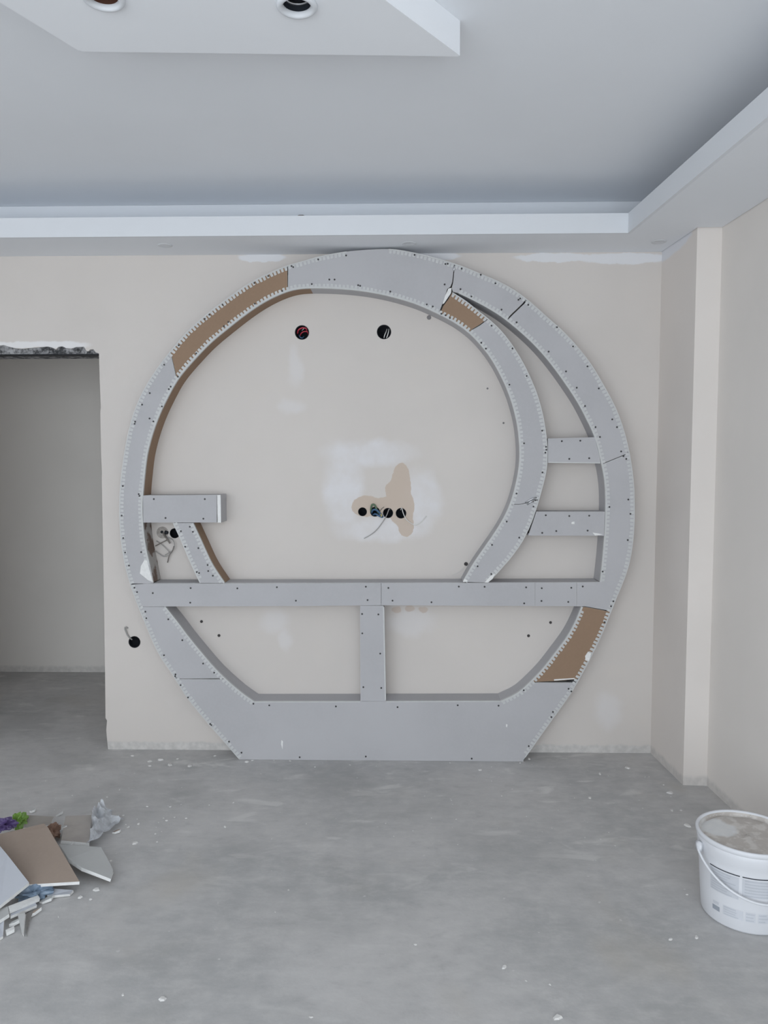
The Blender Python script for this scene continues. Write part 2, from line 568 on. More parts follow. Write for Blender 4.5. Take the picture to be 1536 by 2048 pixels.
# broken lintel over the doorway
bm = bmesh.new()
zl = on_y(100, 708.5, WALL_Y + 0.01).z
nx, nz, ny = 70, 5, 4
x0l, x1l = -2.50, jx - 0.004
grid = {}
for i in range(nx + 1):
    for j in range(nz + 1):
        x = x0l + (x1l - x0l) * i / nx
        z = zl + 0.075 * j / nz
        jit = 0.0 if j == 0 else 1.0
        grid[i, j] = bm.verts.new((x, WALL_Y + 0.012 + rnd.uniform(-0.008, 0.009) * (1 if j else 0.3), z + rnd.uniform(-0.004, 0.004) * jit + (rnd.uniform(-0.0015, 0.0015) if not jit else 0)))
for i in range(nx):
    for j in range(nz):
        bm.faces.new((grid[i, j], grid[i + 1, j], grid[i + 1, j + 1], grid[i, j + 1]))
back = [bm.verts.new((x0l + (x1l - x0l) * i / nx, WALL_Y + 0.19, zl)) for i in range(nx + 1)]
for i in range(nx):
    bm.faces.new((grid[i, 0], back[i], back[i + 1], grid[i + 1, 0]))
struct('trim_1', bm, M_LINTEL, 'broken grey concrete edge above the doorway')
struct('trim_2', box_bm(x0l, x1l + 0.002, WALL_Y - 0.002, WALL_Y + 0.05, zl - 0.006, zl - 0.001), M_BLACK, 'dark steel angle under the broken doorway head')

# lowered plasterboard soffit round the ceiling with an open light cove
SE = on_z(1257, 465, Z_SOFFIT)           # inner corner
S2 = on_z(1536, 233, Z_SOFFIT)
sx_slope = (S2.x - SE.x) / (S2.y - SE.y)
def sof_x(y):
    return SE.x + (y - SE.y) * sx_slope
SY = 3.668
bm = bmesh.new()
poly = [(X_LEFT, WALL_Y), (X_LEFT, SY + 0.0145), (sof_x(SY) + 0.0145, SY + 0.0145), (sof_x(REAR_Y) + 0.0145, REAR_Y), (right_x(REAR_Y) - 0.002, REAR_Y),
        (right_x(PIL['y']) - 0.002, PIL['y'] - 0.012), (PIL['x1'] - 0.003, PIL['y'] - 0.012), (PIL['x0'] - 0.003, WALL_Y - 0.001)]
prism(bm, poly, lambda p, t: (p[0], p[1], t), Z_SOFFIT, Z_SOFFIT + 0.014)
soffit = struct('ceiling_soffit', bm, M_CEIL, 'lowered plasterboard soffit running along the ceiling edge')
bm = bmesh.new()
prism(bm, [(X_LEFT, SY), (sof_x(SY), SY), (sof_x(SY) + 0.014, SY + 0.014), (X_LEFT, SY + 0.014)], lambda p, t: (p[0], p[1], t), Z_SOFFIT, Z_LIP)
link('fascia', bm, M_WHITE, soffit)
bm = bmesh.new()
prism(bm, [(sof_x(SY), SY), (sof_x(REAR_Y), REAR_Y), (sof_x(REAR_Y) + 0.014, REAR_Y), (sof_x(SY) + 0.014, SY + 0.014)], lambda p, t: (p[0], p[1], t), Z_SOFFIT, Z_LIP)
link('fascia', bm, M_WHITE, soffit)
link('cove_back', box_bm(X_LEFT, PIL['x0'] - 0.01, WALL_Y - 0.02, WALL_Y - 0.001, Z_SOFFIT + 0.015, Z_CEIL - 0.001), M_WHITE, soffit)
bm = bmesh.new()
tube(bm, [on_y(594, 433, SY + 0.02), on_y(598, 430.5, SY + 0.02), on_y(606, 430.5, SY + 0.02), on_y(611, 433, SY + 0.03)], 0.0022, 6)
tag(link('cable_loop', bm, M_WIRE_D), 'small dark cable loop peeping over the ceiling fascia', 'cable')

for (px, py), lab in zip([(330, 490.5), (818, 486.5), (1318, 483)],
                         ['filled round spotlight mark on the soffit nearest the doorway', 'filled round spotlight mark on the soffit above the arch top', 'filled round spotlight mark on the soffit near the right corner']):
    p = on_z(px, py, Z_SOFFIT)
    bm = bmesh.new()
    r = lathe(bm, [(0.0365, 0.0), (0.0345, -0.0022), (0.030, -0.0030), (0.022, -0.0012), (0.012, -0.0008)], (p.x, p.y, Z_SOFFIT - 0.0005), 'z', 32)
    bm.faces.new(r[-1])
    o = link('spotlight_mark', bm, plain('soffit_filler', rgb(0.70, 0.72, 0.745), 0.9, 0.1), None, True)
    tag(o, lab, 'spotlight mark', 'filled spotlight marks on the soffit')

# hanging ceiling panel with two spotlight openings
Z_PAN = 2.742
A = on_z(160, 103, Z_PAN); B = on_z(922, 113, Z_PAN); C_ = on_z(770, 0, Z_PAN); D_ = on_z(0, 5, Z_PAN)
def ext(P, Q, y):
    t = (y - P.y) / (Q.y - P.y)
    return (P.x + (Q.x - P.x) * t, y)
bm = bmesh.new()
prism(bm, [(A.x, A.y), (B.x, B.y), ext(B, C_, 1.45), ext(A, D_, 1.45)], lambda p, t: (p[0], p[1], t), Z_PAN, Z_CEIL - 0.0005)
bmesh.ops.bevel(bm, geom=[e for e in bm.edges if abs(e.verts[0].co.z - e.verts[1].co.z) > 0.05], offset=0.006, segments=3, affect='EDGES')
panel = link('ceiling_panel', bm, plain('panel_white_lit', rgb(0.86, 0.885, 0.92), 0.75, 0.25, 0.01, 2.0))  # lightened white: the light falling on the panel is put into its colour
tag(panel, 'white slanted plasterboard panel hanging below the ceiling with two spotlight holes', 'ceiling panel')
spots = []
cut = bmesh.new()
for px, py in [(222, 25), (599, 39)]:
    p = on_z(px, py, Z_PAN - 0.008); c = Vector((p.x, p.y - 0.052, Z_PAN)); spots.append(c)
    rings = lathe(cut, [(0.041, -0.05), (0.041, 0.075)], c, 'z', 32)
    cut.faces.new(rings[0]); cut.faces.new(rings[1])
boolean_cut(panel, cut)
for c, lab in zip(spots, ['plastered round spotlight ring with brown interior on the hanging panel, left one', 'plastered round spotlight ring with dark metal interior on the hanging panel, right one']):
    e = empty('spotlight_ring', c); tag(e, lab, 'spotlight ring', 'spotlight rings in the hanging panel')
    bm = bmesh.new()
    lathe(bm, [(0.0405, 0.0), (0.054, 0.0), (0.0535, -0.005), (0.050, -0.009), (0.044, -0.010), (0.0385, -0.007), (0.037, 0.0), (0.037, 0.02), (0.0405, 0.02)], c, 'z', 40, close=True)
    link('ring', bm, M_WHITE, e, True)
    bm = bmesh.new()
    first = 'brown' in lab
    r = lathe(bm, [(0.0365, 0.004), (0.0365, 0.07), (0.002, 0.07)], c, 'z', 32)
    link('can', bm, plain('can_brown', rgb(0.10, 0.045, 0.03), 0.6) if first else plain('can_dark', rgb(0.03, 0.035, 0.045), 0.4, 0.5, metal=0.3), e, True)
    bm = bmesh.new()
    lathe(bm, [(0.036, 0.018), (0.031, 0.020), (0.031, 0.024), (0.036, 0.024)], c, 'z', 32, close=True)
    link('spring_ring', bm, M_STEEL if not first else plain('brass_brown', rgb(0.2, 0.1, 0.06), 0.4), e, True)
    bm = bmesh.new()
    tube(bm, [c + Vector((-0.03, 0.0, 0.05)), c + Vector((-0.01, 0.01, 0.03)), c + Vector((0.012, 0.018, 0.028)), c + Vector((0.03, 0.005, 0.05))], 0.003, 6)
    link('wire', bm, M_WIRE_G if not first else M_WIRE_R, e)

# ------------------------------------------------------------------ the round plasterboard wall unit
unit = empty('round_wall_unit', (0, FRONT_Y, 0))
tag(unit, 'unfinished round plasterboard wall unit with shelves screwed to the cream wall', 'wall unit')
BT = 0.0125

def xz(p):
    q = on_y(p[0], p[1], FRONT_Y)
    return (q.x, max(q.z, 0.001))

OUT = spline([(478, 1518), (450, 1485), (420, 1451), (375, 1396), (346, 1350), (315, 1303), (289, 1243), (266, 1185), (252, 1138), (244, 1095), (240, 1055), (239, 1012),
              (241, 968), (246, 925), (255, 873), (268, 825), (286, 783), (311, 742), (340, 704), (375, 663), (417, 626), (455, 597), (497, 568), (535, 548), (573, 532),
              (605, 523), (640, 513), (694, 503), (742, 499), (780, 498), (815, 503), (852, 511), (888, 521), (925, 533), (961, 548), (997, 563), (1034, 584), (1066, 609), (1100, 640),
              (1120, 657), (1149, 687), (1181, 727), (1205, 767), (1229, 811), (1244, 849), (1255, 889), (1264, 937), (1268, 977), (1269, 1018), (1268, 1058), (1264, 1098),
              (1256, 1136), (1244, 1169), (1231, 1200), (1220, 1228), (1203, 1270), (1177, 1323), (1143, 1384), (1102, 1442), (1075, 1480), (1047, 1520)])
INN = spline([(306, 1165), (299, 1129), (292, 1098), (287, 1063), (285, 1030), (285, 1000), (287, 970), (290, 940), (294, 909), (303, 873), (317, 833), (335, 795), (355, 759), (382, 726), (419, 687),
              (455, 657), (492, 628), (528, 604), (565, 586), (592, 578), (620, 576), (669, 577), (717, 581), (760, 588), (797, 597), (835, 609), (873, 626), (906, 643),
              (935, 663), (961, 689), (983, 718), (1001, 750), (1016, 783), (1027, 816), (1035, 851), (1039, 890), (1039, 926), (1033, 963), (1023, 1000), (1009, 1033),
              (989, 1066), (966, 1099), (943, 1133), (926, 1163)])
CO = spline([(905, 585), (932, 602), (954, 620), (977, 638), (997, 656), (1020, 684), (1043, 720), (1060, 754), (1075, 791), (1086, 832), (1093, 875), (1095, 918), (1091, 950),
             (1086, 970), (1076, 1006), (1063, 1045), (1047, 1079), (1029, 1106), (1003, 1137), (976, 1165)])
RIN = spline([(917, 586), (946, 600), (974, 615), (1003, 633), (1032, 656), (1060, 681), (1083, 705), (1106, 733), (1132, 769), (1155, 804), (1175, 842), (1191, 878), (1202, 924),
              (1208, 952), (1211, 985), (1211, 1023), (1209, 1069), (1205, 1120), (1200, 1164)])
LBI = spline([(330, 1213), (354, 1243), (378, 1275), (406, 1309), (431, 1338), (459, 1365), (485, 1387), (508, 1403)], smooth=3)
RBI = spline([(1002, 1402), (1035, 1386), (1060, 1364), (1085, 1338), (1110, 1306), (1135, 1272), (1152, 1240), (1163, 1213)], smooth=3)
SL = spline([(346, 1046), (363, 1083), (380, 1123), (400, 1166)], smooth=2)
SR = spline([(386, 1046), (403, 1083), (424, 1128), (449, 1166)], smooth=2)

PANELS = []
def board(poly_px, brown=False, label=None, y0=None, t=BT):
    bm = bmesh.new()
    pts = []
    for p in poly_px:
        q = Vector(xz(p))
        if not pts or (q - pts[-1]).length > 0.0012:
            pts.append(q)
    if (pts[0] - pts[-1]).length < 0.0012:
        pts.pop()
    y = FRONT_Y if y0 is None else y0
    prism(bm, pts, lambda p, s: (p[0], s, p[1]), y, y + t, 0, 1, 2)
    o = link('board', bm, [M_BROWN if brown else M_GREY, M_BROWN if not brown else M_GREY, M_GYPSUM], unit)
    if label:
        o['label'] = label
    PANELS.append((o, [Vector(p) for p in poly_px]))
    return o

board(seg(OUT, (341, 703), (573, 533)) + [(574.5, 540), (575, 582)] + seg(INN, (574, 583), (356, 757)) + [(354, 757), (343.5, 712)], True, 'brown paper side of a plasterboard strip, upper left of the ring')
board(seg(OUT, (576, 531), (904, 526)) + [(907, 531), (906.8, 543), (904.5, 564), (901, 573), (894.5, 578), (889, 596), (884.5, 608), (878, 626)] + seg(INN, (876, 627), (578, 581)) + [(576, 582)])
board(seg(OUT, (910, 528), (1049, 596)) + [(1050, 600), (1045, 607), (1020, 631), (1012, 639)] + seg(RIN, (1010, 638), (919, 587)) + [(906, 583), (903.5, 576), (906.5, 564), (908.6, 543)])
board(seg(OUT, (1055, 600), (1255, 901)) + [(1254, 907), (1215, 923), (1204, 926)] + seg(RIN, (1201, 920), (1018, 644)) + [(1014, 641), (1022, 633), (1047, 609)])
board(seg(OUT, (1257, 908), (1223, 1221)) + [(1220, 1221.5), (1195, 1217), (1170, 1212.5), (1153.6, 1212.5), (1153.6, 1165), (1200, 1164)] + seg(RIN, (1200, 1162), (1205, 932)) + [(1206, 927.5), (1216, 924), (1255, 908)])
board([(1163, 1214.5), (1170, 1214), (1195, 1218.5), (1219, 1223.5)] + seg(OUT, (1218, 1228), (1159, 1356)) + [(1150, 1358.5), (1110, 1362), (1064, 1364)] + seg(RBI, (1062, 1361), (1160, 1219)), True, 'brown paper side of a plasterboard strip, lower right of the ring')
base = board(seg(OUT, (478, 1518), (350, 1357)) + [(360, 1358.2), (436, 1358.8)] + seg(LBI, (452, 1358), (508, 1403)) + seg(RBI, (1002, 1402), (1058, 1366)) + [(1064, 1365.2), (1110, 1365.5), (1156, 1365.5)]
             + seg(OUT, (1153, 1367), (1047, 1520)) + [(1047, 1528), (478, 1528)])
base['label'] = 'wide grey base board standing on the floor'
board(seg(OUT, (349, 1355), (280, 1215)) + [(279.5, 1213.6), (329, 1213.6)] + seg(LBI, (331, 1215), (449, 1356)) + [(436, 1356.6), (360, 1357.2)])
board(seg(OUT, (279, 1212), (263, 1170)) + [(262.6, 1167.2), (762, 1166.6), (762, 1210.6), (600, 1212), (279, 1213)])
board([(762.6, 1166.6), (1069.8, 1165.2), (1069.8, 1212), (762.6, 1210.6)])
board([(1070.2, 1165.2), (1153.2, 1165), (1153.2, 1212.4), (1070.2, 1212)])
board(seg(OUT, (262, 1166), (339, 705)) + [(342.5, 712), (353, 758.5)] + seg(INN, (354, 760), (306, 1165)) + [(306, 1166.4)])
board(seg(CO, (907, 587), (972, 635)) + [(972, 640), (958, 650), (943, 659), (939, 664)] + seg(INN, (936, 664), (884, 632)) + [(880, 628), (886, 613), (897, 598)], True, 'brown paper side of a short plasterboard strip at the crescent top')
board(seg(CO, (977, 639), (1077, 1000)) + [(1060, 1004), (1040, 1008), (1022, 1008.5)] + seg(INN, (1024, 1004), (941, 669)) + [(940.5, 664.5), (944, 660), (960, 651), (973, 641)])
board(seg(CO, (1075, 1005), (977, 1163)) + [(976, 1165), (926, 1163.5)] + seg(INN, (927, 1162), (1020, 1012)) + [(1022, 1009.5), (1040, 1009), (1060, 1005)])
board([(720, 1211.5), (767, 1211.5), (771.5, 1402), (772, 1402.6), (721, 1403), (720.5, 1300)])
board([(286, 991), (433.5, 990), (433.5, 1045), (286.5, 1045.2)])
board(SL + SR[::-1])
board([(1096, 877), (1189.5, 874.5), (1199.5, 915), (1201, 927), (1096, 925.5)])
board([(1073, 1023.3), (1210, 1023.3), (1208, 1071.5), (1057, 1071.2)])

def strip(path_px, sgn, y0, y1, mat, th=0.009, name='side_strip', label=None, mats2=None):
    """board on edge that follows a path from the front board back to the wall; sgn picks the side it thickens to"""
    P = [Vector(xz(p)) for p in path_px]
    bm = bmesh.new()
    rows = []
    n = len(P)
    for i in range(n):
        d = (P[min(i + 1, n - 1)] - P[max(i - 1, 0)]).normalized()
        nr = Vector((-d.y, d.x)) * sgn * th
        a, b = P[i], P[i] + nr
        rows.append([bm.verts.new((a.x, y0, a.y)), bm.verts.new((a.x, y1, a.y)), bm.verts.new((b.x, y1, b.y)), bm.verts.new((b.x, y0, b.y))])
    for q, w in zip(rows, rows[1:]):
        for k in range(4):
            f = bm.faces.new((q[k], q[(k + 1) % 4], w[(k + 1) % 4], w[k]))
            f.smooth = False
    bm.faces.new(rows[0]); bm.faces.new(rows[-1][::-1])
    o = link(name, bm, mat, unit)
    if label: o['label'] = label
    return o

SY0, SY1 = FRONT_Y + BT + 0.0003, WALL_Y - 0.0005
def make_dirty():
    m = NT('dirty_plasterboard', 0.9, 0.1)
    n1 = m.noise(14, 4)
    c = m.mix(m.ramp(n1.outputs['Fac'], 0.45, 0.55), rgb(0.20, 0.15, 0.125), rgb(0.46, 0.44, 0.42))
    m.color(c)
    return m.m
M_DIRTY = make_dirty()
# ring edges (right-hand side of OUT is board; of INN going up the left side it is the left-hand side)
strip(seg(OUT, (478, 1518), (692, 503)), -1, SY0, SY1, M_GREY)
strip(seg(OUT, (695, 503), (777, 498)), -1, SY0, SY1, M_GREY)
strip(seg(OUT, (782, 498), (1047, 1520)), -1, SY0, SY1, M_GREY)
strip(seg(INN, (306, 1165), (286, 1046)), 1, SY0, SY1, M_DIRTY, label='stained inner edge strip beside the loose wires')
strip(seg(INN, (285, 990), (618, 576)), 1, SY0, SY1, M_BROWN, label='brown paper inner edge strip')
strip(seg(INN, (622, 576), (926, 1163)), 1, SY0, SY1, M_GREY)
strip(CO, -1, SY0, SY1, M_GREY)
strip(RIN, 1, SY0, SY1, M_GREY)
strip(LBI, -1, SY0, SY1, M_GREY)
strip([(508, 1403), (720, 1402.8)], -1, SY0, SY1, M_GREY)
strip([(772, 1402.6), (1002, 1402)], -1, SY0, SY1, M_GREY)
strip(RBI, -1, SY0, SY1, M_GREY)
strip([(306, 1166.6), (762, 1166), (1200, 1164.6)], -1, SY0, SY1, M_GREY)
strip([(330, 1213), (720, 1211), (767, 1211), (1162, 1212.5)], 1, SY0, SY1, M_GREY)
strip([(720.5, 1213), (721, 1401)], 1, SY0, SY1, M_GREY)
strip([(767.5, 1213), (771.5, 1401)], -1, SY0, SY1, M_GREY)
strip(SL, 1, SY0, SY1, M_GREY)
strip(SR, -1, SY0, SY1, M_BROWN, label='brown paper inner edge strip')
strip([(288, 990.8), (433, 990.2)], -1, SY0, SY1, M_GREY)
strip([(288, 1045), (433, 1044.8)], 1, SY0, SY1, M_GREY)
strip([(1097, 877), (1190, 874.6)], -1, SY0, SY1, M_GREY)
strip([(1097, 925.3), (1201, 926.6)], 1, SY0, SY1, M_GREY)
strip([(1073, 1023.6), (1210, 1023.6)], -1, SY0, SY1, M_GREY)
strip([(1057, 1071), (1208, 1071.2)], 1, SY0, SY1, M_GREY)
# end cap of the short arm: sawn white edge in front, grey face at the side
bm = bmesh.new()
a = xz((434.2, 990)); b = xz((442, 1045.4))
for f in add_box(bm, a[0], b[0], FRONT_Y + 0.001, SY1, b[1], a[1]):
    f.normal_update()
    f.material_index = 1 if abs(f.normal.y) > 0.9 else 0
o = link('end_cap', bm, [M_GREY, M_GYPSUM], unit); o['label'] = 'arm end cap with a white sawn edge'

# perforated arch beads: flange + teeth + return
def bead(path_px, sgn, fl=0.0045, tooth=0.021, pitch=0.0198, tw=0.0135, ret=0.014, jig=0.0):
    P = [Vector(xz(p)) for p in path_px]
    L = [0.0]
    for a, b in zip(P, P[1:]):
        L.append(L[-1] + (b - a).length)
    def at(s):
        s = min(max(s, 0), L[-1])
        j = 0
        while j < len(L) - 2 and L[j + 1] < s:
            j += 1
        u = (s - L[j]) / max(1e-9, L[j + 1] - L[j])
        p = P[j].lerp(P[j + 1], u)
        k0, k1 = max(0, j - 1), min(len(P) - 1, j + 2)
        d = (P[k1] - P[k0]).normalized()
        return p, Vector((-d.y, d.x)) * sgn
    yf, yb = FRONT_Y - 0.0011, FRONT_Y - 0.0001
    bm = bmesh.new()
    n = max(2, int(L[-1] / 0.02))
    rows = []
    for i in range(n + 1):
        p, nr = at(L[-1] * i / n)
        o_ = p - nr * 0.0012
        q = p + nr * fl
        rows.append([bm.verts.new((v.x, y, v.y)) for v, y in ((q, yb), (q, yf), (o_, yf), (o_, FRONT_Y + ret), (p - nr * 0.0002, FRONT_Y + ret), (p - nr * 0.0002, yb))])
    for q, w in zip(rows, rows[1:]):
        for k in range(6):
            bm.faces.new((q[k], q[(k + 1) % 6], w[(k + 1) % 6], w[k]))
    bm.faces.new(rows[0]); bm.faces.new(rows[-1][::-1])
    s = pitch * 0.5
    while s < L[-1] - pitch * 0.4:
        p, nr = at(s)
        d = Vector((-nr.y, nr.x))
        w = tw * rnd.uniform(0.92, 1.05) / 2
        ln = tooth * rnd.uniform(0.93, 1.07)
        sk = rnd.uniform(-0.0015, 0.0015)
        c4 = [p + nr * (fl - 0.0005) - d * w, p + nr * (fl - 0.0005) + d * w, p + nr * ln + d * (w * 0.85 + sk), p + nr * ln - d * (w * 0.85 - sk)]
        a = [bm.verts.new((v.x, yf, v.y)) for v in c4]
        b = [bm.verts.new((v.x, yb, v.y)) for v in c4]
        bm.faces.new(a); bm.faces.new(b[::-1])
        for k in range(4):
            bm.faces.new((a[k], a[(k + 1) % 4], b[(k + 1) % 4], b[k]))
        s += pitch
    o = link('corner_bead', bm, M_BEAD, unit)
    return o

bead(seg(OUT, (480, 1516), (692, 503)), -1)
bead(seg(OUT, (779, 498), (1049, 1517)), -1)
bead(seg(INN, (299, 1129), (926, 1162)), 1, fl=0.008)
bead(CO, -1)
bead(RIN, 1, fl=0.008)
bead(LBI, -1, fl=0.006)
bead(RBI, -1, fl=0.008)
bead(SL, 1, fl=0.005)
bead(SR, -1, fl=0.006)
def lip(path_px, sgn, name='edge_lip', w=0.004):
    return bead(path_px, sgn, fl=w, tooth=w, pitch=99)
lip([(509, 1403.2), (720, 1403)], -1)
lip([(773, 1402.8), (1001, 1402.2)], -1)
lip([(768, 1214), (771.8, 1400)], -1, w=0.006)
lip([(1097, 925.2), (1200, 926.4)], 1)

# torn spots showing white gypsum
def patch(poly_px, off=0.0012, mat=None, label='torn spot showing white gypsum', th=0.0012):
    bm = bmesh.new()
    prism(bm, [xz(p) for p in poly_px], lambda p, s: (p[0], s, p[1]), FRONT_Y - off, FRONT_Y - off + th)
    o = link('torn_paper', bm, mat or M_GYPSUM, unit); o['label'] = label
patch([(289, 1120), (294, 1121), (306, 1164), (296, 1160), (280, 1147), (282, 1132)], 0.0016)
patch([(897, 577), (903, 576), (902, 586), (888, 607), (885, 608), (890, 592)], 0.0009)
patch([(981, 1152), (990, 1147), (985, 1158), (975, 1165), (969, 1165)], 0.0016)
patch([(1170, 1312), (1176, 1303), (1182, 1307), (1178, 1322), (1171, 1320)], 0.0020)
patch([(563, 1480), (566, 1483), (565, 1499), (562, 1488)], 0.0006, label='drip of white filler')
patch([(1012, 1448), (1015, 1449), (1014, 1455), (1012, 1453)], 0.0006, label='drip of white filler')
patch([(928, 1158), (935, 1160), (934, 1163), (926, 1164)], 0.0014)
patch([(1143, 1044), (1149, 1043), (1149, 1048), (1143, 1048)], 0.0005, label='speck of white filler')
patch([(1185, 1065), (1197, 1067), (1206, 1069), (1190, 1071)], 0.0005, label='speck of white filler')
patch([(1108, 1358.5), (1149, 1356), (1149, 1358), (1108, 1361.5)], 0.0005, label='sawn gypsum edge')
# crumpled steel at two joints
def crumple(pts, r=0.004):
    bm = bmesh.new()
    tube(bm, [on_y(x, y, FRONT_Y - d) for x, y, d in pts], [r * rnd.uniform(0.5, 1.1) for _ in pts], 6)
    o = link('bent_steel', bm, M_STEEL, unit, True); o['label'] = 'shiny bent steel at a joint'
crumple([(909, 531, 0.003), (908.5, 534, 0.005), (908, 539, 0.005), (907.6, 543, 0.001)], 0.0045)
crumple([(1050, 1005, 0.0005), (1058, 1001, 0.004), (1066, 997, 0.006), (1073, 995, 0.002)], 0.006)
crumple([(1054, 1009, 0.0005), (1062, 1003, 0.004), (1070, 1000, 0.001)], 0.005)

# screws
def conv(lst, ox, oy, k):
    return [(ox + x * k, oy + y * k) for x, y in lst]
S = []
S += conv([(1051, 143), (1060, 149), (1197, 107), (1350, 85), (1258, 217), (1287, 217), (1162, 242), (1416, 248), (1427, 252), (923, 198), (847, 236), (673, 356), (600, 410),
           (575, 433), (432, 578), (352, 684), (273, 840), (231, 903), (193, 997), (190, 1008), (272, 979), (293, 995), (340, 913), (388, 805), (378, 818), (528, 622), (680, 473),
           (704, 450), (850, 350), (1000, 280), (428, 750)], 200, 480, .3646)
S += conv([(738, 82), (907, 132), (920, 131), (996, 157), (1101, 191), (1182, 238), (990, 270), (903, 244), (605, 283), (1308, 328), (1317, 321), (1362, 356), (1215, 382),
           (1298, 452), (1050, 310), (1160, 470), (1104, 564), (1129, 596), (1275, 595), (1353, 746), (1258, 794), (885, 405), (908, 413), (932, 428), (805, 354), (838, 365)], 560, 480, .3646)
S += conv([(886, 330), (998, 464), (1099, 603), (828, 500), (949, 638), (1024, 752), (1082, 880), (1178, 757), (1272, 973), (1305, 1027), (1155, 1027), (1186, 1096), (1334, 1197),
           (1350, 1230), (1370, 1249), (783, 1052), (656, 1140), (785, 1343), (920, 1125), (1049, 1122), (972, 1249), (1111, 1244), (810, 1165), (805, 1205), (812, 1185)], 860, 560, .2865)
S += conv([(604, 513), (535, 709), (735, 560), (722, 604), (623, 821), (433, 872), (332, 1021), (428, 1075), (808, 665), (972, 670), (1111, 668), (783, 788), (881, 775), (1100, 772),
           (1384, 555), (1399, 655), (1252, 607), (1380, 838), (1205, 1058), (201, 1163), (381, 1164), (671, 1168), (780, 1174), (986, 1171), (1066, 1162), (10, 1272), (657, 1280),
           (778, 1263), (965, 1270), (1280, 1265), (1263, 1300)], 860, 840, .2865)
S += conv([(90, 112), (82, 318), (93, 475), (106, 576), (133, 667), (218, 573), (201, 168), (206, 181), (306, 203), (662, 203), (388, 335), (652, 340), (495, 427), (558, 396),
           (579, 432), (525, 535), (617, 545), (682, 663), (606, 712), (622, 719), (686, 705), (718, 738), (171, 822), (299, 859), (563, 824), (889, 826), (1165, 818), (560, 926),
           (1298, 912), (247, 989), (254, 1034), (407, 1042), (377, 1293), (650, 1351), (505, 1188), (189, 852)], 220, 940, .2865)
S += conv([(373, 480), (371, 490), (444, 611), (402, 541), (570, 762), (577, 768), (677, 862), (748, 925), (593, 470), (816, 647), (906, 656), (1285, 662), (1079, 951),
           (1455, 947), (1465, 57)], 220, 1180, .3516)
S += conv([(172, 80), (280, 86), (180, 143), (300, 147), (154, 211), (232, 213), (155, 304), (241, 401), (160, 562), (246, 566), (28, 655), (324, 658), (613, 649), (809, 651),
           (930, 577), (1145, 570), (1158, 582), (1070, 681), (1062, 706), (954, 845), (680, 905), (1318, 250)], 660, 1140, .4167)
uniq = []
for p in S:
    if all((p[0] - q[0]) ** 2 + (p[1] - q[1]) ** 2 > 7 for q in uniq):
        uniq.append(p)
def inside(pt, poly):
    x, y = pt; c = False
    for i in range(len(poly)):
        a, b = poly[i], poly[i - 1]
        if (a.y > y) != (b.y > y) and x < (b.x - a.x) * (y - a.y) / (b.y - a.y) + a.x:
            c = not c
    return c
bm = bmesh.new()
r = lathe(bm, [(0.0046, 0.0021), (0.0046, 0.0004), (0.0034, -0.0003), (0.0012, 0.0003)], (0, 0, 0), 'y', 8)
bm.faces.new(r[-1])
screw_me = bpy.data.meshes.new('screw')
bmesh.ops.recalc_face_normals(bm, faces=bm.faces)
bm.to_mesh(screw_me); bm.free()
screw_me.materials.append(M_SCREW)
for p in uniq:
    host = None
    for o, poly in PANELS:
        if inside(p, poly):
            host = o; break
    if host is None:
        best = 1e9
        for o, poly in PANELS:
            d = min((Vector(p) - q).length for q in poly)
            if d < best:
                best, host = d, o
        if best > 14:
            continue
    s = bpy.data.objects.new('screw', screw_me)
    COL.objects.link(s)
    q = xz(p)
    s.parent = host
    s.matrix_parent_inverse = (unit.matrix_basis @ host.matrix_parent_inverse).inverted()
    s.location = (q[0], FRONT_Y - 0.0021, q[1])

# ------------------------------------------------------------------ sockets, cables and drill holes on the back wall
def W(px, py, d=0.0):
    return on_y(px, py, WALL_Y - d)

BOX_LABELS = ['round black wall box stuffed with red wires, upper left in the arch', 'round black wall box with two pale wires, upper right in the arch',
              'leftmost black hole in the row of four sockets', 'second hole in the socket row, stuffed with blue wires', 'third black hole in the socket row, with a hanging grey wire',
              'rightmost black hole in the socket row, with a white wire', 'round black wall box between doorway and arch foot', 'black wall box half hidden behind the slanted strut']
for (px, py, rr), lab in zip(BOXES, BOX_LABELS):
    p = W(px, py)
    bm = bmesh.new()
    n = 28
    prof = [(rr * 1.02, -0.0015), (rr * 0.93, -0.0015), (rr * 0.90, 0.006), (rr * 0.88, 0.048), (rr * 0.02, 0.048), (rr * 0.02, 0.05), (rr * 0.965, 0.05), (rr * 0.975, 0.0005), (rr * 1.02, 0.0005)]
    rings = lathe(bm, prof, (p.x, WALL_Y, p.z), 'y', n, close=True)
    o = link('wall_box', bm, M_BLACK, None, False)
    tag(o, lab, 'wall box', 'round flush wall boxes')

def cable(name, lab, pts, r, mat, grp=None, seg_=8):
    sp = spline3(pts)
    bm = bmesh.new()
    tube(bm, sp, r, seg_)
    o = link(name, bm, mat)
    tag(o, lab, 'cable', grp)
    return o

def spline3(pts, k=8):
    P = [Vector(p) for p in pts]
    P = [P[0] * 2 - P[1]] + P + [P[-1] * 2 - P[-2]]
    out = []
    for i in range(1, len(P) - 2):
        a, b, c, d = P[i - 1], P[i], P[i + 1], P[i + 2]
        for j in range(k):
            t = j / k
            out.append(0.5 * ((2 * b) + (c - a) * t + (2 * a - 5 * b + 4 * c - d) * t * t + (3 * b - a - 3 * c + d) * t ** 3))
    out.append(P[-2])
    return out

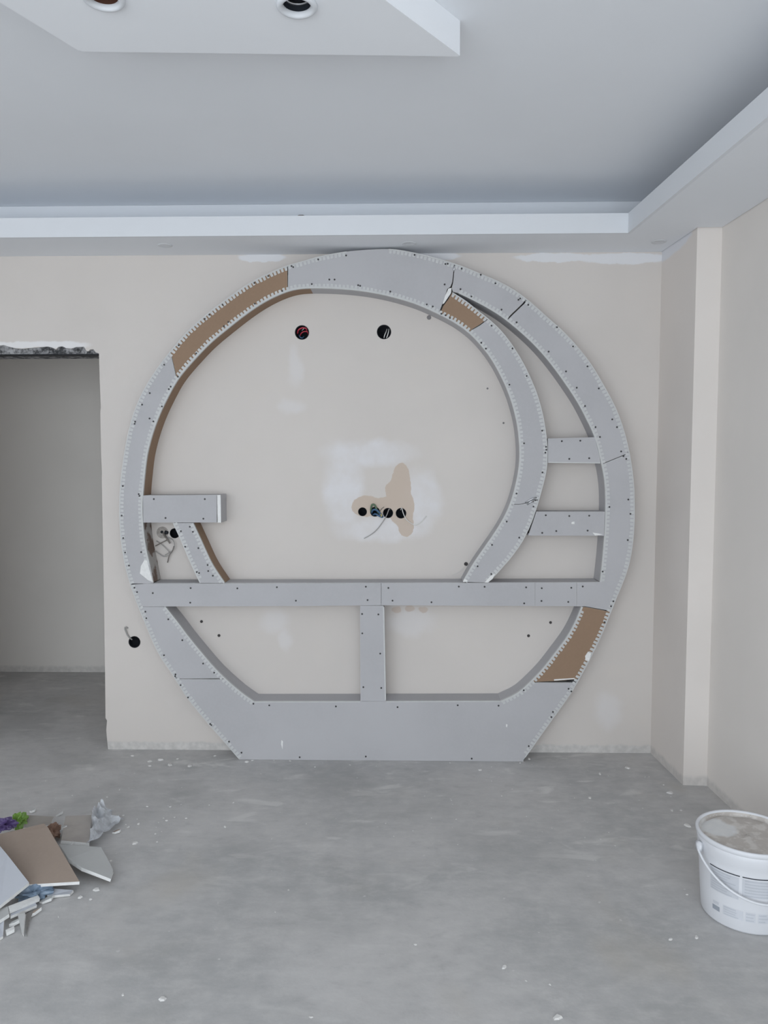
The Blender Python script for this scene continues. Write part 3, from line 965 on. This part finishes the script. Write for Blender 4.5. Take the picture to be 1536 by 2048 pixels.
cable('red_wire', 'red wire curled at the top of the upper left wall box', [W(595, 667, -0.02), W(597, 660, 0.0), W(604, 656, 0.004), W(612, 657, 0.002), W(614, 663, -0.02)], 0.0035, M_WIRE_R, 'wires in the upper left wall box')
cable('red_wire', 'red wire crossing the middle of the upper left wall box', [W(600, 672, -0.02), W(603, 666, 0.0), W(609, 663, 0.003), W(615, 664, 0.0), W(616, 668, -0.02)], 0.003, M_WIRE_R, 'wires in the upper left wall box')
cable('blue_wire', 'dark blue wire low in the upper left wall box', [W(598, 670, -0.025), W(600, 674, 0.0), W(604, 676, 0.002), W(608, 673, -0.02)], 0.003, M_WIRE_B, 'wires in the upper left wall box')
cable('white_wire', 'short pale wire glinting in the upper left wall box', [W(604, 661, -0.015), W(607, 658, 0.002), W(609, 655, -0.004)], 0.0016, M_WIRE_W, 'wires in the upper left wall box')
cable('white_wire', 'left of two pale wires in the upper right wall box', [W(774, 658, -0.03), W(772, 664, -0.008), W(769, 671, -0.002), W(768, 676, -0.008)], 0.0022, M_WIRE_W, 'pale wires in the upper right wall box')
cable('white_wire', 'right of two pale wires in the upper right wall box', [W(778, 657, -0.03), W(777, 664, -0.008), W(775, 671, -0.002), W(773, 676, -0.008)], 0.0026, M_WIRE_W, 'pale wires in the upper right wall box')
cable('grey_wire', 'thin grey wire drooping down left from the socket row', [W(780, 1020, -0.02), W(778, 1018, 0.004), W(774, 1029, 0.010), W(768, 1040, 0.009), W(759, 1053, 0.007), W(750, 1063, 0.006), W(739, 1071, 0.006), W(728, 1077, 0.008)], 0.0023, M_WIRE_G)
cable('white_wire', 'thin white wire curving out of the rightmost socket hole', [W(801, 1020, -0.02), W(803, 1015.5, 0.006), W(807, 1028, 0.012), W(812, 1038, 0.010), W(820, 1045, 0.006), W(831, 1050, 0.005), W(842, 1044, 0.005), W(853, 1032, 0.006)], 0.0023, M_WIRE_W)
for i, (pts, r, m_, lab) in enumerate([
        ([(741, 1030, -0.02), (742, 1018, 0.004), (744, 1010, 0.014), (749, 1010, 0.014), (753, 1018, 0.01), (757, 1027, -0.01)], 0.005, M_WIRE_T, 'thick green-grey wire end sticking up from the socket row'),
        ([(742, 1028, -0.02), (746, 1020, 0.006), (753, 1020, 0.012), (761, 1028, 0.008), (765, 1032, -0.01)], 0.0055, M_WIRE_B, 'thick blue wire bridging the second and third socket holes'),
        ([(744, 1032, -0.02), (750, 1028, 0.006), (757, 1031, 0.010), (764, 1034, 0.004), (768, 1031, -0.015)], 0.005, M_WIRE_B, 'lower blue wire looping across the socket row'),
        ([(758, 1024, -0.01), (762, 1029, 0.013), (763, 1032, 0.014), (760, 1033, 0.004)], 0.0035, M_WIRE_Y, 'tiny yellow wire end in the socket row'),
        ([(759, 1024, 0.0), (763, 1018, 0.012), (768, 1014, 0.014)], 0.0018, M_WIRE_D, 'thin dark wire tip pointing up in the socket row')]):
    cable('socket_wire', lab, [W(*p) for p in pts], r, m_, 'wires in the socket row')

cable('bent_cable', 'bent grey cable end above the wall box beside the doorway', [W(264, 1279, -0.01), W(259, 1275, 0.004), W(255, 1270, 0.008), W(252, 1263, 0.010), W(250, 1257, 0.010), W(252, 1254.5, 0.006), W(256, 1256, 0.0)], 0.0042, M_WIRE_G)

# wire tangle in the small left niche
G = 'loose wires in the small left niche'
cable('loose_wire', 'dark wire pointing down left in the small niche', [W(336, 1079, 0.01), W(330, 1082, 0.02), W(322, 1086, 0.02), W(311, 1092, 0.015)], 0.0028, M_WIRE_D, G)
cable('loose_wire', 'long grey wire looping round the bottom of the small niche', [W(334, 1074, 0.01), W(345, 1080, 0.02), W(349, 1090, 0.022), W(346, 1100, 0.022), W(338, 1110, 0.02), W(328, 1113, 0.016), W(318, 1107, 0.012), W(309, 1101, 0.008)], 0.0026, M_WIRE_G, G)
cable('loose_wire', 'dark wire tail hanging lowest in the small niche', [W(348, 1092, 0.024), W(345, 1101, 0.024), W(339, 1110, 0.02), W(335, 1125, 0.014)], 0.0028, M_WIRE_D, G)
cable('loose_wire', 'grey wire slanting down right in the small niche', [W(313, 1082, 0.006), W(321, 1087, 0.012), W(331, 1096, 0.014), W(340, 1106, 0.016)], 0.0022, M_WIRE_G, G)
cable('loose_wire', 'thick dark wire end by the box in the small niche', [W(325, 1064, 0.0), W(330, 1073, 0.014), W(335, 1079, 0.02), W(340, 1087, 0.018)], 0.0042, M_WIRE_D, G)
cable('loose_wire', 'short grey wire crossing the loop in the small niche', [W(330, 1110, 0.012), W(337, 1106, 0.02), W(345, 1101, 0.024), W(349, 1094, 0.02)], 0.0022, M_WIRE_G, G)
# dusty grey round box there, flush with the wall and partly filled
p = W(325, 1065)
e = empty('dusty_wall_box', (p.x, WALL_Y, p.z)); tag(e, 'dusty grey wall box behind the loose wires in the small niche', 'wall box')
bm = bmesh.new()
r = lathe(bm, [(0.031, -0.0002), (0.029, -0.005), (0.026, -0.006), (0.024, -0.0015), (0.004, -0.0012)], (p.x, WALL_Y, p.z), 'y', 28)
bm.faces.new(r[-1])
link('rim', bm, plain('dusty_box', rgb(0.40, 0.37, 0.345), 0.9, 0.1, 0.15, 60), e)
for q, rr in (((324, 1064), 0.008), ((333, 1065), 0.012)):
    w_ = W(*q)
    bm = bmesh.new()
    r = lathe(bm, [(rr, -0.001), (rr * 0.8, -0.007), (rr * 0.3, -0.006)], (w_.x, WALL_Y, w_.z), 'y', 12)
    bm.faces.new(r[-1])
    link('knockout', bm, M_BLACK, e)

PL = [(403, 1243, 0.0075, 'upper drill hole drawn as a dark disc on the left of the lower compartment'), (438, 1271, 0.0075, 'lower drill hole drawn as a dark disc on the left of the lower compartment'),
      (1101, 1245, 0.007, 'upper drill hole drawn as a dark disc on the right of the lower compartment'), (1057, 1271.5, 0.0075, 'lower drill hole drawn as a dark disc on the right of the lower compartment'),
      (858, 635, 0.011, 'grey wall plug under the top right of the arch'), (932, 1128, 0.010, 'drill hole drawn as a dark disc beside the crescent foot'),
      (975, 777, 0.005, 'tiny dark wall mark inside the crescent, upper one'), (1007, 846, 0.005, 'tiny dark wall mark inside the crescent, lower one')]
M_HOLE = plain('hole_shade', rgb(0.06, 0.055, 0.055), 0.7)  # shade inside the drill holes is painted on as flat discs
M_HOLE2 = plain('hole_shade_grey', rgb(0.22, 0.21, 0.215), 0.8)
for px, py, rr, lab in PL:
    p = W(px, py)
    bm = bmesh.new()
    r = lathe(bm, [(rr * 1.05, 0.0003), (rr, -0.0022), (rr * 0.62, -0.0018), (rr * 0.3, -0.0008)], (p.x, WALL_Y, p.z), 'y', 14)
    bm.faces.new(r[-1])
    o = link('drill_hole_disc', bm, M_HOLE2 if ('grey' in lab or 'tiny' in lab) else M_HOLE)
    tag(o, lab, 'wall plug', 'drill holes in the back wall')
cable('thin_cord', 'thin pale cord below the drill hole beside the crescent foot', [W(931, 1131, 0.002), W(925, 1138, 0.003), W(916, 1145, 0.003), W(905, 1150, 0.003)], 0.0012, M_WIRE_W)

# ------------------------------------------------------------------ white pail on the right
BC = Vector((1.182, 2.570, 0.0))
RB, RT, HB = 0.141, 0.158, 0.284
pail = empty('plastic_pail', BC)
tag(pail, 'white plastic pail with a compound-smeared lid by the right wall', 'pail')
def pr(z):
    return RB + (RT - RB) * z / HB
bm = bmesh.new()
rings = lathe(bm, [(RB - 0.012, 0.0), (RB - 0.003, 0.002), (RB, 0.008), (pr(0.08), 0.08), (pr(0.16), 0.16), (pr(0.205), 0.205), (pr(0.222), 0.222), (pr(0.228) + 0.002, 0.228),
                   (pr(0.25) + 0.003, 0.25), (pr(0.272) + 0.004, 0.272), (RT - 0.002, 0.274), (RT - 0.004, 0.272), (pr(0.2) - 0.004, 0.2), (RB - 0.006, 0.01), (0.002, 0.008)], BC, 'z', 72)
bm.faces.new(rings[0][::-1])
link('body', bm, M_PLASTIC, pail, True)
bm = bmesh.new()
lathe(bm, [(RT + 0.0035, 0.268), (RT + 0.0062, 0.272), (RT + 0.0065, 0.279), (RT + 0.005, 0.2835), (RT + 0.001, 0.2845), (RT - 0.003, 0.2835), (RT - 0.005, 0.280),
           (RT - 0.006, 0.270), (RT - 0.004, 0.262), (RT + 0.0, 0.264)], BC, 'z', 72, close=True)
link('lid_rim', bm, M_PLASTIC, pail, True)
def make_lid():
    m = NT('smeared_lid', 0.7, 0.25)
    n1 = m.noise(11, 4, 0.5, distortion=0.5)
    n2 = m.noise(26, 3)
    lw = m.mix(m.ramp(n2.outputs['Fac'], 0.3, 0.7), rgb(0.66, 0.665, 0.67), rgb(0.70, 0.70, 0.695))
    tanc = m.mix(m.ramp(n2.outputs['Fac'], 0.45, 0.6), rgb(0.50, 0.465, 0.435), rgb(0.62, 0.59, 0.56))
    soft = m.wobble(9, 0.06)
    clean = m.n('ShaderNodeVectorMath'); clean.operation = 'DISTANCE'
    m.l(soft, clean.inputs[0]); clean.inputs[1].default_value = (BC.x - 0.075, BC.y + 0.055, 0.27)
    m.color(m.mix(m.ramp(clean.outputs['Value'], 0.075, 0.055), tanc, lw))
    m.bump(n1.outputs['Fac'], 0.5, 0.004)
    return m.m
bm = bmesh.new()
rng = [0.004, 0.03, 0.06, 0.09, 0.115, 0.135, 0.148, 0.1515, 0.1525]
rings = []
rr_ = random.Random(9)
for r in rng:
    ring = []
    for k in range(64):
        a = 2 * pi * k / 64
        h = 0.270 + 0.0016 * sin(3 * a + r * 60) + 0.0012 * sin(7 * a - r * 90) if r < 0.14 else 0.2675
        if r > 0.152: h = 0.279
        elif r > 0.147: h = 0.2625
        ring.append(bm.verts.new(BC + Vector((r * cos(a), r * sin(a), h))))
    rings.append(ring)
for q, w in zip(rings, rings[1:]):
    for k in range(64):
        bm.faces.new((q[k], q[(k + 1) % 64], w[(k + 1) % 64], w[k])).smooth = True
bm.faces.new(rings[0])
o = link('lid', bm, make_lid(), pail); o['label'] = 'recessed lid smeared with dried beige compound'
# bail handle hanging in front
ua = radians(184)
U = Vector((cos(ua), sin(ua), 0)); Fv = Vector((-U.y, U.x, 0))
if Fv.y > 0: Fv = -Fv
RH = RT + 0.016
ZE = 0.236
pts = []
for k in range(33):
    t = pi * k / 32
    drop = 0.115 * sin(t) ** 0.9
    rad = RH if True else 0
    pts.append(BC + U * (RH * cos(t)) + Fv * ((RH - 0.006) * sin(t)) + Vector((0, 0, ZE - drop)))
bm = bmesh.new()
tube(bm, pts, 0.0040, 8)
link('handle', bm, M_PLASTIC, pail, True)
for sg in (1, -1):
    bm = bmesh.new()
    c = BC + U * (sg * (RT + 0.012)) + Vector((0, 0, ZE))
    m4 = Matrix.Translation(c) @ Matrix.Rotation(ua, 4, 'Z')
    fs = add_box(bm, -0.012, 0.006, -0.014, 0.014, -0.016, 0.016)
    bmesh.ops.transform(bm, matrix=m4, verts=bm.verts)
    bmesh.ops.bevel(bm, geom=list(bm.edges), offset=0.004, segments=2, affect='EDGES')
    link('handle_ear', bm, M_PLASTIC, pail, True)
# printed label, laid on the curved side
def pail_hit(px, py):
    d = ray(px, py); z = 0.15
    for _ in range(12):
        r = pr(z) + 0.0006
        ox, oy = EYE.x - BC.x, EYE.y - BC.y
        a = d.x ** 2 + d.y ** 2; b = 2 * (ox * d.x + oy * d.y); c = ox * ox + oy * oy - r * r
        t = (-b - sqrt(max(0, b * b - 4 * a * c))) / (2 * a)
        P = EYE + d * t
        z = P.z
    return math.atan2(P.y - BC.y, P.x - BC.x), z
M_PR_D = plain('print_dark', rgb(0.05, 0.055, 0.07), 0.5)
M_PR_G = plain('print_grey', rgb(0.62, 0.64, 0.685), 0.5)
M_PR_T = plain('print_text', rgb(0.53, 0.555, 0.60), 0.5)
def printed(name, a0, a1, z0, z1, mat, off=0.0006, lab=None):
    bm = bmesh.new(); n = max(2, int(abs(a1 - a0) / 0.06) + 1)
    lo, hi = [], []
    for i in range(n + 1):
        a = a0 + (a1 - a0) * i / n
        for z, L_ in ((z0, lo), (z1, hi)):
            r = pr(z) + off
            L_.append(bm.verts.new(BC + Vector((r * cos(a), r * sin(a), z))))
    for i in range(n):
        bm.faces.new((lo[i], lo[i + 1], hi[i + 1], hi[i]))
    o = link(name, bm, mat, pail)
    if lab: o['label'] = lab
    return o
aL, z_line = pail_hit(1420, 1727)
aM, _ = pail_hit(1480, 1750)
aM2, _ = pail_hit(1485, 1752)
aR = aM2 + (aM - aL) * 1.45
_, z_b1 = pail_hit(1422, 1788)
printed('label_line', aL, aM, z_line - 0.0018, z_line + 0.0018, M_PR_D, lab='dark rule above the printed text')
printed('label_line', aM2, aR, z_line - 0.0018, z_line + 0.0018, M_PR_D, lab='dark rule above the printed text')
def text_block(a0, a1, z0, z1, rows, cols=1):
    printed('label_block', a0, a1, z0, z1, M_PR_G, 0.0006, 'pale grey printed panel')
    bm_rows = rows
    for k in range(bm_rows):
        zz = z1 - (z1 - z0) * (k + 0.5) / rows
        h = (z1 - z0) / rows * 0.22
        e1 = a0 + (a1 - a0) * rr_.uniform(0.6, 0.95)
        printed('label_text', a0 + (a1 - a0) * 0.05, e1, zz - h, zz + h, M_PR_T, 0.0010)
text_block(aL, aM - 0.02, z_line - 0.082, z_line - 0.006, 9)
text_block(aM2, aR, z_line - 0.066, z_line - 0.006, 6)
ai0, zi0 = pail_hit(1425, 1803); ai1, zi1 = pail_hit(1439, 1824)
printed('label_icon', ai0, ai1, zi1, zi1 + 0.016, plain('print_icon', rgb(0.34, 0.37, 0.42), 0.5))
printed('label_icon', ai0 + 0.02, ai1 - 0.02, zi1 + 0.021, zi1 + 0.031, M_PR_G)
b0, zb0 = pail_hit(1446, 1812); b1, zb1 = pail_hit(1486, 1842)
text_block(b0, b1, zb1, zb1 + 0.032, 4)
text_block(b1 + 0.05, b1 + 0.25, zb1 + 0.0, zb1 + 0.032, 3)
text_block(b1 + 0.31, b1 + 0.55, zb1 + 0.0, zb1 + 0.032, 3)

# ------------------------------------------------------------------ heap of offcuts on the left
def scrap(name, lab, pts, top, bottom, cat='offcut', th=0.0125, grp='plasterboard offcuts in the heap', crumble=0.0):
    W_ = [on_z(x, y, z) for x, y, z in pts]
    nrm = Vector((0, 0, 0))
    for i in range(1, len(W_) - 1):
        nrm += (W_[i] - W_[0]).cross(W_[i + 1] - W_[0])
    nrm.normalize()
    if nrm.z < 0: nrm = -nrm
    bm = bmesh.new()
    a = [bm.verts.new(v) for v in W_]
    b = [bm.verts.new(v - nrm * th + Vector((rnd.uniform(-crumble, crumble), rnd.uniform(-crumble, crumble), 0))) for v in W_]
    f = bm.faces.new(a); f.material_index = 0
    g = bm.faces.new(b[::-1]); g.material_index = 1
    n = len(a)
    for i in range(n):
        j = (i + 1) % n
        bm.faces.new((a[i], a[j], b[j], b[i])).material_index = 2
    f.normal_update(); g.normal_update()
    bmesh.ops.triangulate(bm, faces=[f, g])
    o = link(name, bm, [top, bottom, M_GYPSUM])
    return tag(o, lab, cat, grp)

M_SGREY = make_board_material('dusty_grey_paper', rgb(0.47, 0.475, 0.47))
M_SGREY2 = make_board_material('clean_grey_paper', rgb(0.50, 0.52, 0.565))
M_SBROWN = make_board_material('scrap_brown_paper', rgb(0.345, 0.28, 0.235), 0.1)
scrap('plasterboard_offcut', 'big brown-faced plasterboard offcut on top of the heap', [(-60, 1690, .13), (0, 1668, .125), (88, 1647, .12), (96, 1655, .115), (159, 1763, .060), (58, 1769, .060), (0, 1770, .065), (-60, 1775, .07)], M_SBROWN, M_SGREY)
scrap('plasterboard_offcut', 'pale grey plasterboard offcut overlapping the brown one', [(-70, 1640, .165), (0, 1692, .145), (15, 1710, .138), (58, 1765, .080), (0, 1811, .062), (-70, 1850, .06)], M_SGREY2, M_SBROWN)
scrap('plasterboard_offcut', 'grey pointed plasterboard offcut at the right of the heap', [(118, 1688, .055), (202, 1694, .052), (222, 1730, .036), (226, 1740, .033), (222, 1758, .030), (163, 1735, .052), (136, 1717, .060)], M_SGREY, M_SBROWN, crumble=0.003)
scrap('plasterboard_offcut', 'dusty square plasterboard offcut at the back of the heap', [(131, 1632, .050), (183, 1630, .046), (178, 1686, .034), (122, 1681, .042)], plain('dusty_tan', rgb(0.395, 0.365, 0.34), 0.9, 0.1, 0.08, 14), M_SBROWN, crumble=0.004)
scrap('plasterboard_offcut', 'grey offcut lying behind the brown one', [(52, 1630, .050), (108, 1633, .042), (100, 1650, .034), (46, 1656, .040)], plain('dusty_grey3', rgb(0.335, 0.31, 0.285), 0.9, 0.1), M_SBROWN)
scrap('plasterboard_offcut', 'small light offcut below the brown board edge', [(90, 1776, .030), (146, 1780, .016), (140, 1788, .013), (95, 1792, .014)], M_SGREY2, M_SGREY, crumble=0.002)
scrap('plasterboard_offcut', 'low grey offcut supporting the brown board', [(20, 1700, .045), (108, 1700, .045), (128, 1745, .030), (40, 1755, .030)], M_SGREY, M_SBROWN, th=0.025)
scrap('plasterboard_offcut', 'grey offcut buried at the left of the heap', [(-60, 1700, .06), (20, 1700, .06), (30, 1770, .05), (-60, 1790, .05)], M_SGREY, M_SBROWN, th=0.05)
scrap('plasterboard_strip', 'upper thin white strip sticking out under the grey offcut', [(17, 1812, .045), (76, 1790, .030), (80, 1797, .028), (20, 1822, .042)], M_GYPSUM, M_SGREY, th=0.010, grp='thin strips in the heap')
scrap('plasterboard_strip', 'middle thin grey strip under the grey offcut', [(20, 1825, .030), (70, 1804, .022), (74, 1810, .020), (22, 1832, .028)], M_SGREY2, M_SGREY, th=0.010, grp='thin strips in the heap')
scrap('plasterboard_strip', 'narrow strip pointing down out of the heap', [(35, 1828, .030), (50, 1826, .030), (47, 1870, .010), (43, 1864, .010)], M_SGREY, M_SGREY, th=0.009, grp='thin strips in the heap')
scrap('plasterboard_strip', 'white-ended strip at the photo edge of the heap', [(-6, 1832, .030), (9, 1826, .034), (6, 1872, .011), (-4, 1878, .011)], M_SGREY2, M_GYPSUM, th=0.010, grp='thin strips in the heap')
scrap('plasterboard_strip', 'short white strip low in the heap', [(11, 1860, .014), (28, 1852, .014), (29, 1858, .014), (13, 1866, .013)], M_GYPSUM, M_SGREY, th=0.011, grp='thin strips in the heap')
scrap('plasterboard_strip', 'dark thin sliver beside the narrow strip', [(52, 1828, .016), (68, 1818, .016), (58, 1846, .008), (52, 1872, .006)], plain('dark_sliver', rgb(0.22, 0.21, 0.20), 0.8), M_SGREY, th=0.005, grp='thin strips in the heap')
scrap('plasterboard_strip', 'grey strip left under the pale offcut', [(-10, 1822, .040), (16, 1812, .044), (18, 1828, .040), (-10, 1846, .036)], M_SGREY, M_SGREY, th=0.012, grp='thin strips in the heap')

def crumpled(name, lab, cat, px, py, z, rx, ry, rz, mat, seed, amp=0.35, rot=0.0, lean=0.0):
    c = on_z(px, py, z)
    R_ = random.Random(seed)
    bm = bmesh.new()
    bmesh.ops.create_icosphere(bm, subdivisions=4, radius=1.0)
    off = Vector((R_.uniform(-50, 50), R_.uniform(-50, 50), R_.uniform(-50, 50)))
    for v in bm.verts:
        q = v.co * 1.15 + off
        k = 1 - 2 * abs(mnoise.noise(q)) * 1.5 + 0.45 * mnoise.noise(q * 2.3) - 0.25 * abs(mnoise.noise(q * 4.1 + off))
        v.co = v.co * (0.62 + 0.55 * k + 0.0 * amp)
    m4 = Matrix.Translation(c) @ Matrix.Rotation(rot, 4, 'Z') @ Matrix.Rotation(lean, 4, 'Y') @ Matrix.Diagonal((rx, ry, rz, 1))
    bmesh.ops.transform(bm, matrix=m4, verts=bm.verts)
    for v in bm.verts:
        v.co.z = max(v.co.z, 0.002)
    o = link(name, bm, mat)
    return tag(o, lab, cat)

def film(name, col, alpha=0.75):
    m = NT(name, 0.3, 0.5)
    nz = m.noise(30, 4)
    m.color(m.mix(m.ramp(nz.outputs['Fac'], 0.3, 0.7), scaled(col, 0.85), scaled(col, 1.15)))
    m.b.inputs['Transmission Weight'].default_value = 1 - alpha
    return m.m
# torn sheet of film, tented over the back offcuts
def film_sheet():
    R_ = random.Random(5)
    corners = [(184, 1626, .05), (203, 1606, .06), (246, 1646, .012), (196, 1690, .012), (174, 1689, .030)]
    n = 22
    A_ = on_z(184, 1624, .060); B_ = on_z(203, 1605, .060); C2 = on_z(247, 1648, .010); D2 = on_z(178, 1690, .040)
    bm = bmesh.new(); g = {}
    for i in range(n + 1):
        for j in range(n + 1):
            u, v = i / n, j / n
            p = A_.lerp(B_, u).lerp(D2.lerp(C2, u), v)
            q = Vector((u * 2.2, v * 2.4, 5.3))
            rid = 0.5 - abs(mnoise.noise(q)) * 1.7
            fine = 0.5 - abs(mnoise.noise(q * 2.6 + Vector((9, 4, 2)))) * 1.7
            p = p + Vector((mnoise.noise(q * 1.5 + Vector((3, 0, 0))) * .016, mnoise.noise(q * 1.5 + Vector((0, 7, 0))) * .016, rid * .030 + fine * .006))
            if u > .6 and v > .45: p += Vector((-.03 * (u - .6), .09 * (v - .45), 0))
            p.z = max(p.z, 0.004)
            g[i, j] = bm.verts.new(p)
    for i in range(n):
        for j in range(n):
            bm.faces.new((g[i, j], g[i + 1, j], g[i + 1, j + 1], g[i, j + 1]))
    ex = bmesh.ops.solidify(bm, geom=list(bm.faces), thickness=0.0015)
    o = link('plastic_film', bm, film('clear_film', rgb(0.78, 0.80, 0.83), 0.9))
    tag(o, 'crumpled whitish plastic film at the back right of the heap', 'plastic film')
film_sheet()
crumpled('plastic_wrapper', 'bright green crumpled wrapper at the back of the heap', 'wrapper', 38, 1644, .05, .034, .028, .040, film('green_plastic', rgb(0.20, 0.36, 0.07), .9), 3, rot=.4)
crumpled('plastic_wrapper', 'purple crumpled wrapper at the photo edge of the heap', 'wrapper', 8, 1650, .07, .048, .03, .026, film('purple_plastic', rgb(0.12, 0.08, 0.22), .9), 8, rot=.2)
crumpled('crumpled_bag', 'blue-grey crumpled bag squeezed under the boards', 'bag', 66, 1784, .030, .060, .035, .026, film('blue_bag', rgb(0.20, 0.27, 0.36), .9), 12, rot=.3)
crumpled('crumpled_paper', 'brown crumpled cardboard between the offcuts', 'cardboard', 106, 1664, .035, .030, .040, .035, plain('crumpled_brown', rgb(0.26, 0.17, 0.13), .9, .1, .25, 30), 21)
crumpled('crumpled_paper', 'dusty plaster lump in front of the square offcut', 'plaster lump', 146, 1679, .020, .040, .02, .018, plain('plaster_lump', rgb(0.50, 0.49, 0.48), .9, .1, .15, 40), 31)
for k, (px, py, z, sx, sy, ang, lab) in enumerate([
        (104, 1692, .062, .020, .013, .3, 'small plaster chip touching the brown offcut edge'),
        (141, 1692, .046, .022, .012, 2.0, 'small plaster chip between the square and the pointed offcut'),
        (92, 1801, .006, .026, .012, .5, 'small plaster chip on the floor below the blue-grey bag'),
        (66, 1828, .008, .026, .008, 1.0, 'long plaster chip right of the narrow hanging strip'),
        (30, 1846, .010, .022, .010, .7, 'plaster chip between the two lowest strips'),
        (120, 1628, .006, .018, .010, 1.5, 'plaster chip on the floor behind the square offcut'),
        (234, 1664, .006, .018, .008, .4, 'plaster chip on the floor right of the plastic film'),
        (127, 1656, .042, .014, .010, .1, 'plaster chip beside the brown crumpled cardboard'),
        (66, 1622, .006, .014, .010, .4, 'plaster chip on the floor behind the green wrapper')]):
    c = on_z(px, py, z)
    bm = bmesh.new()
    n = 5
    poly = [(sx * cos(ang + 2 * pi * i / n) * rnd.uniform(.7, 1.1), sy * sin(2 * pi * i / n + .3) * rnd.uniform(.7, 1.1)) for i in range(n)]
    prism(bm, poly, lambda p, t: (c.x + p[0] * cos(ang) - p[1] * sin(ang), c.y + p[0] * sin(ang) + p[1] * cos(ang), max(0.001, c.z + t + p[0] * 0.25)), -0.005, 0.006, 0, 0, 1)
    tag(link('plasterboard_chip', bm, [M_SGREY if k % 3 else M_SBROWN, M_GYPSUM]), lab, 'chip', 'small chips in the heap')

# plaster crumbs strewn over the floor: nobody could count them
bm = bmesh.new()
def crumb(x, y, s, flat=0.35):
    k = rnd.randint(5, 7); a0 = rnd.uniform(0, 6)
    el = rnd.uniform(0.45, 1)
    rot = rnd.uniform(0, pi)
    ring = []
    for i in range(k):
        a = a0 + 2 * pi * i / k
        u, v = s * cos(a) * rnd.uniform(.75, 1.1), s * el * sin(a) * rnd.uniform(.75, 1.1)
        ring.append((x + u * cos(rot) - v * sin(rot), y + u * sin(rot) + v * cos(rot)))
    h = s * flat
    lo = [bm.verts.new((p[0], p[1], 0.0002)) for p in ring]
    hi = [bm.verts.new((x + (p[0] - x) * .7, y + (p[1] - y) * .7, h * rnd.uniform(.7, 1.2))) for p in ring]
    bm.faces.new(hi)
    for i in range(k):
        bm.faces.new((lo[i], lo[(i + 1) % k], hi[(i + 1) % k], hi[i]))
for px, py, s in [(630, 1534, 3), (322, 1520, 8), (300, 1523, 7), (340, 1530, 9), (380, 1532, 8), (300, 1532, 5), (265, 1512, 5), (355, 1518, 4), (450, 1654, 5), (325, 1998, 6), (623, 2035, 3),
                  (246, 1990, 3), (831, 1889, 3), (1100, 1969, 3), (577, 1780, 2), (117, 1834, 2), (1374, 1789, 3), (1341, 1879, 4), (1116, 2036, 8), (1008, 1935, 5), (270, 1687, 7), (193, 1780, 7),
                  (160, 1795, 5), (1255, 1536, 7), (1340, 1586, 8), (1344, 1621, 6), (1362, 1621, 4), (1200, 1548, 6), (1290, 1554, 3), (1327, 1570, 3), (1180, 1596, 5), (960, 1540, 5), (700, 1530, 3),
                  (505, 1521, 4), (520, 1519, 3), (493, 1524, 6), (548, 1521, 3), (580, 1522, 4), (1040, 1526, 4), (1058, 1518, 6), (430, 1512, 4), (900, 1526, 3), (1375, 1652, 8), (1052, 1962, 2), (1393, 1875, 5)]:
    p = on_z(px, py, 0)
    crumb(p.x, p.y, s * 0.0022)
for _ in range(160):
    crumb(rnd.uniform(-1.9, 1.35), rnd.choice([rnd.uniform(1.6, 3.85), rnd.uniform(3.0, 3.85)]), rnd.uniform(0.0015, 0.0045))
for _ in range(50):
    a = rnd.gauss(-1.25, 0.25); b = rnd.gauss(3.05, 0.22)
    crumb(a, b, rnd.uniform(0.003, 0.010))
o = link('plaster_crumbs', bm, plain('plaster_crumb', rgb(0.66, 0.65, 0.635), 0.95, 0.05, 0.12, 20))
tag(o, 'white plaster crumbs strewn over the concrete floor', 'plaster crumbs', kind='stuff')
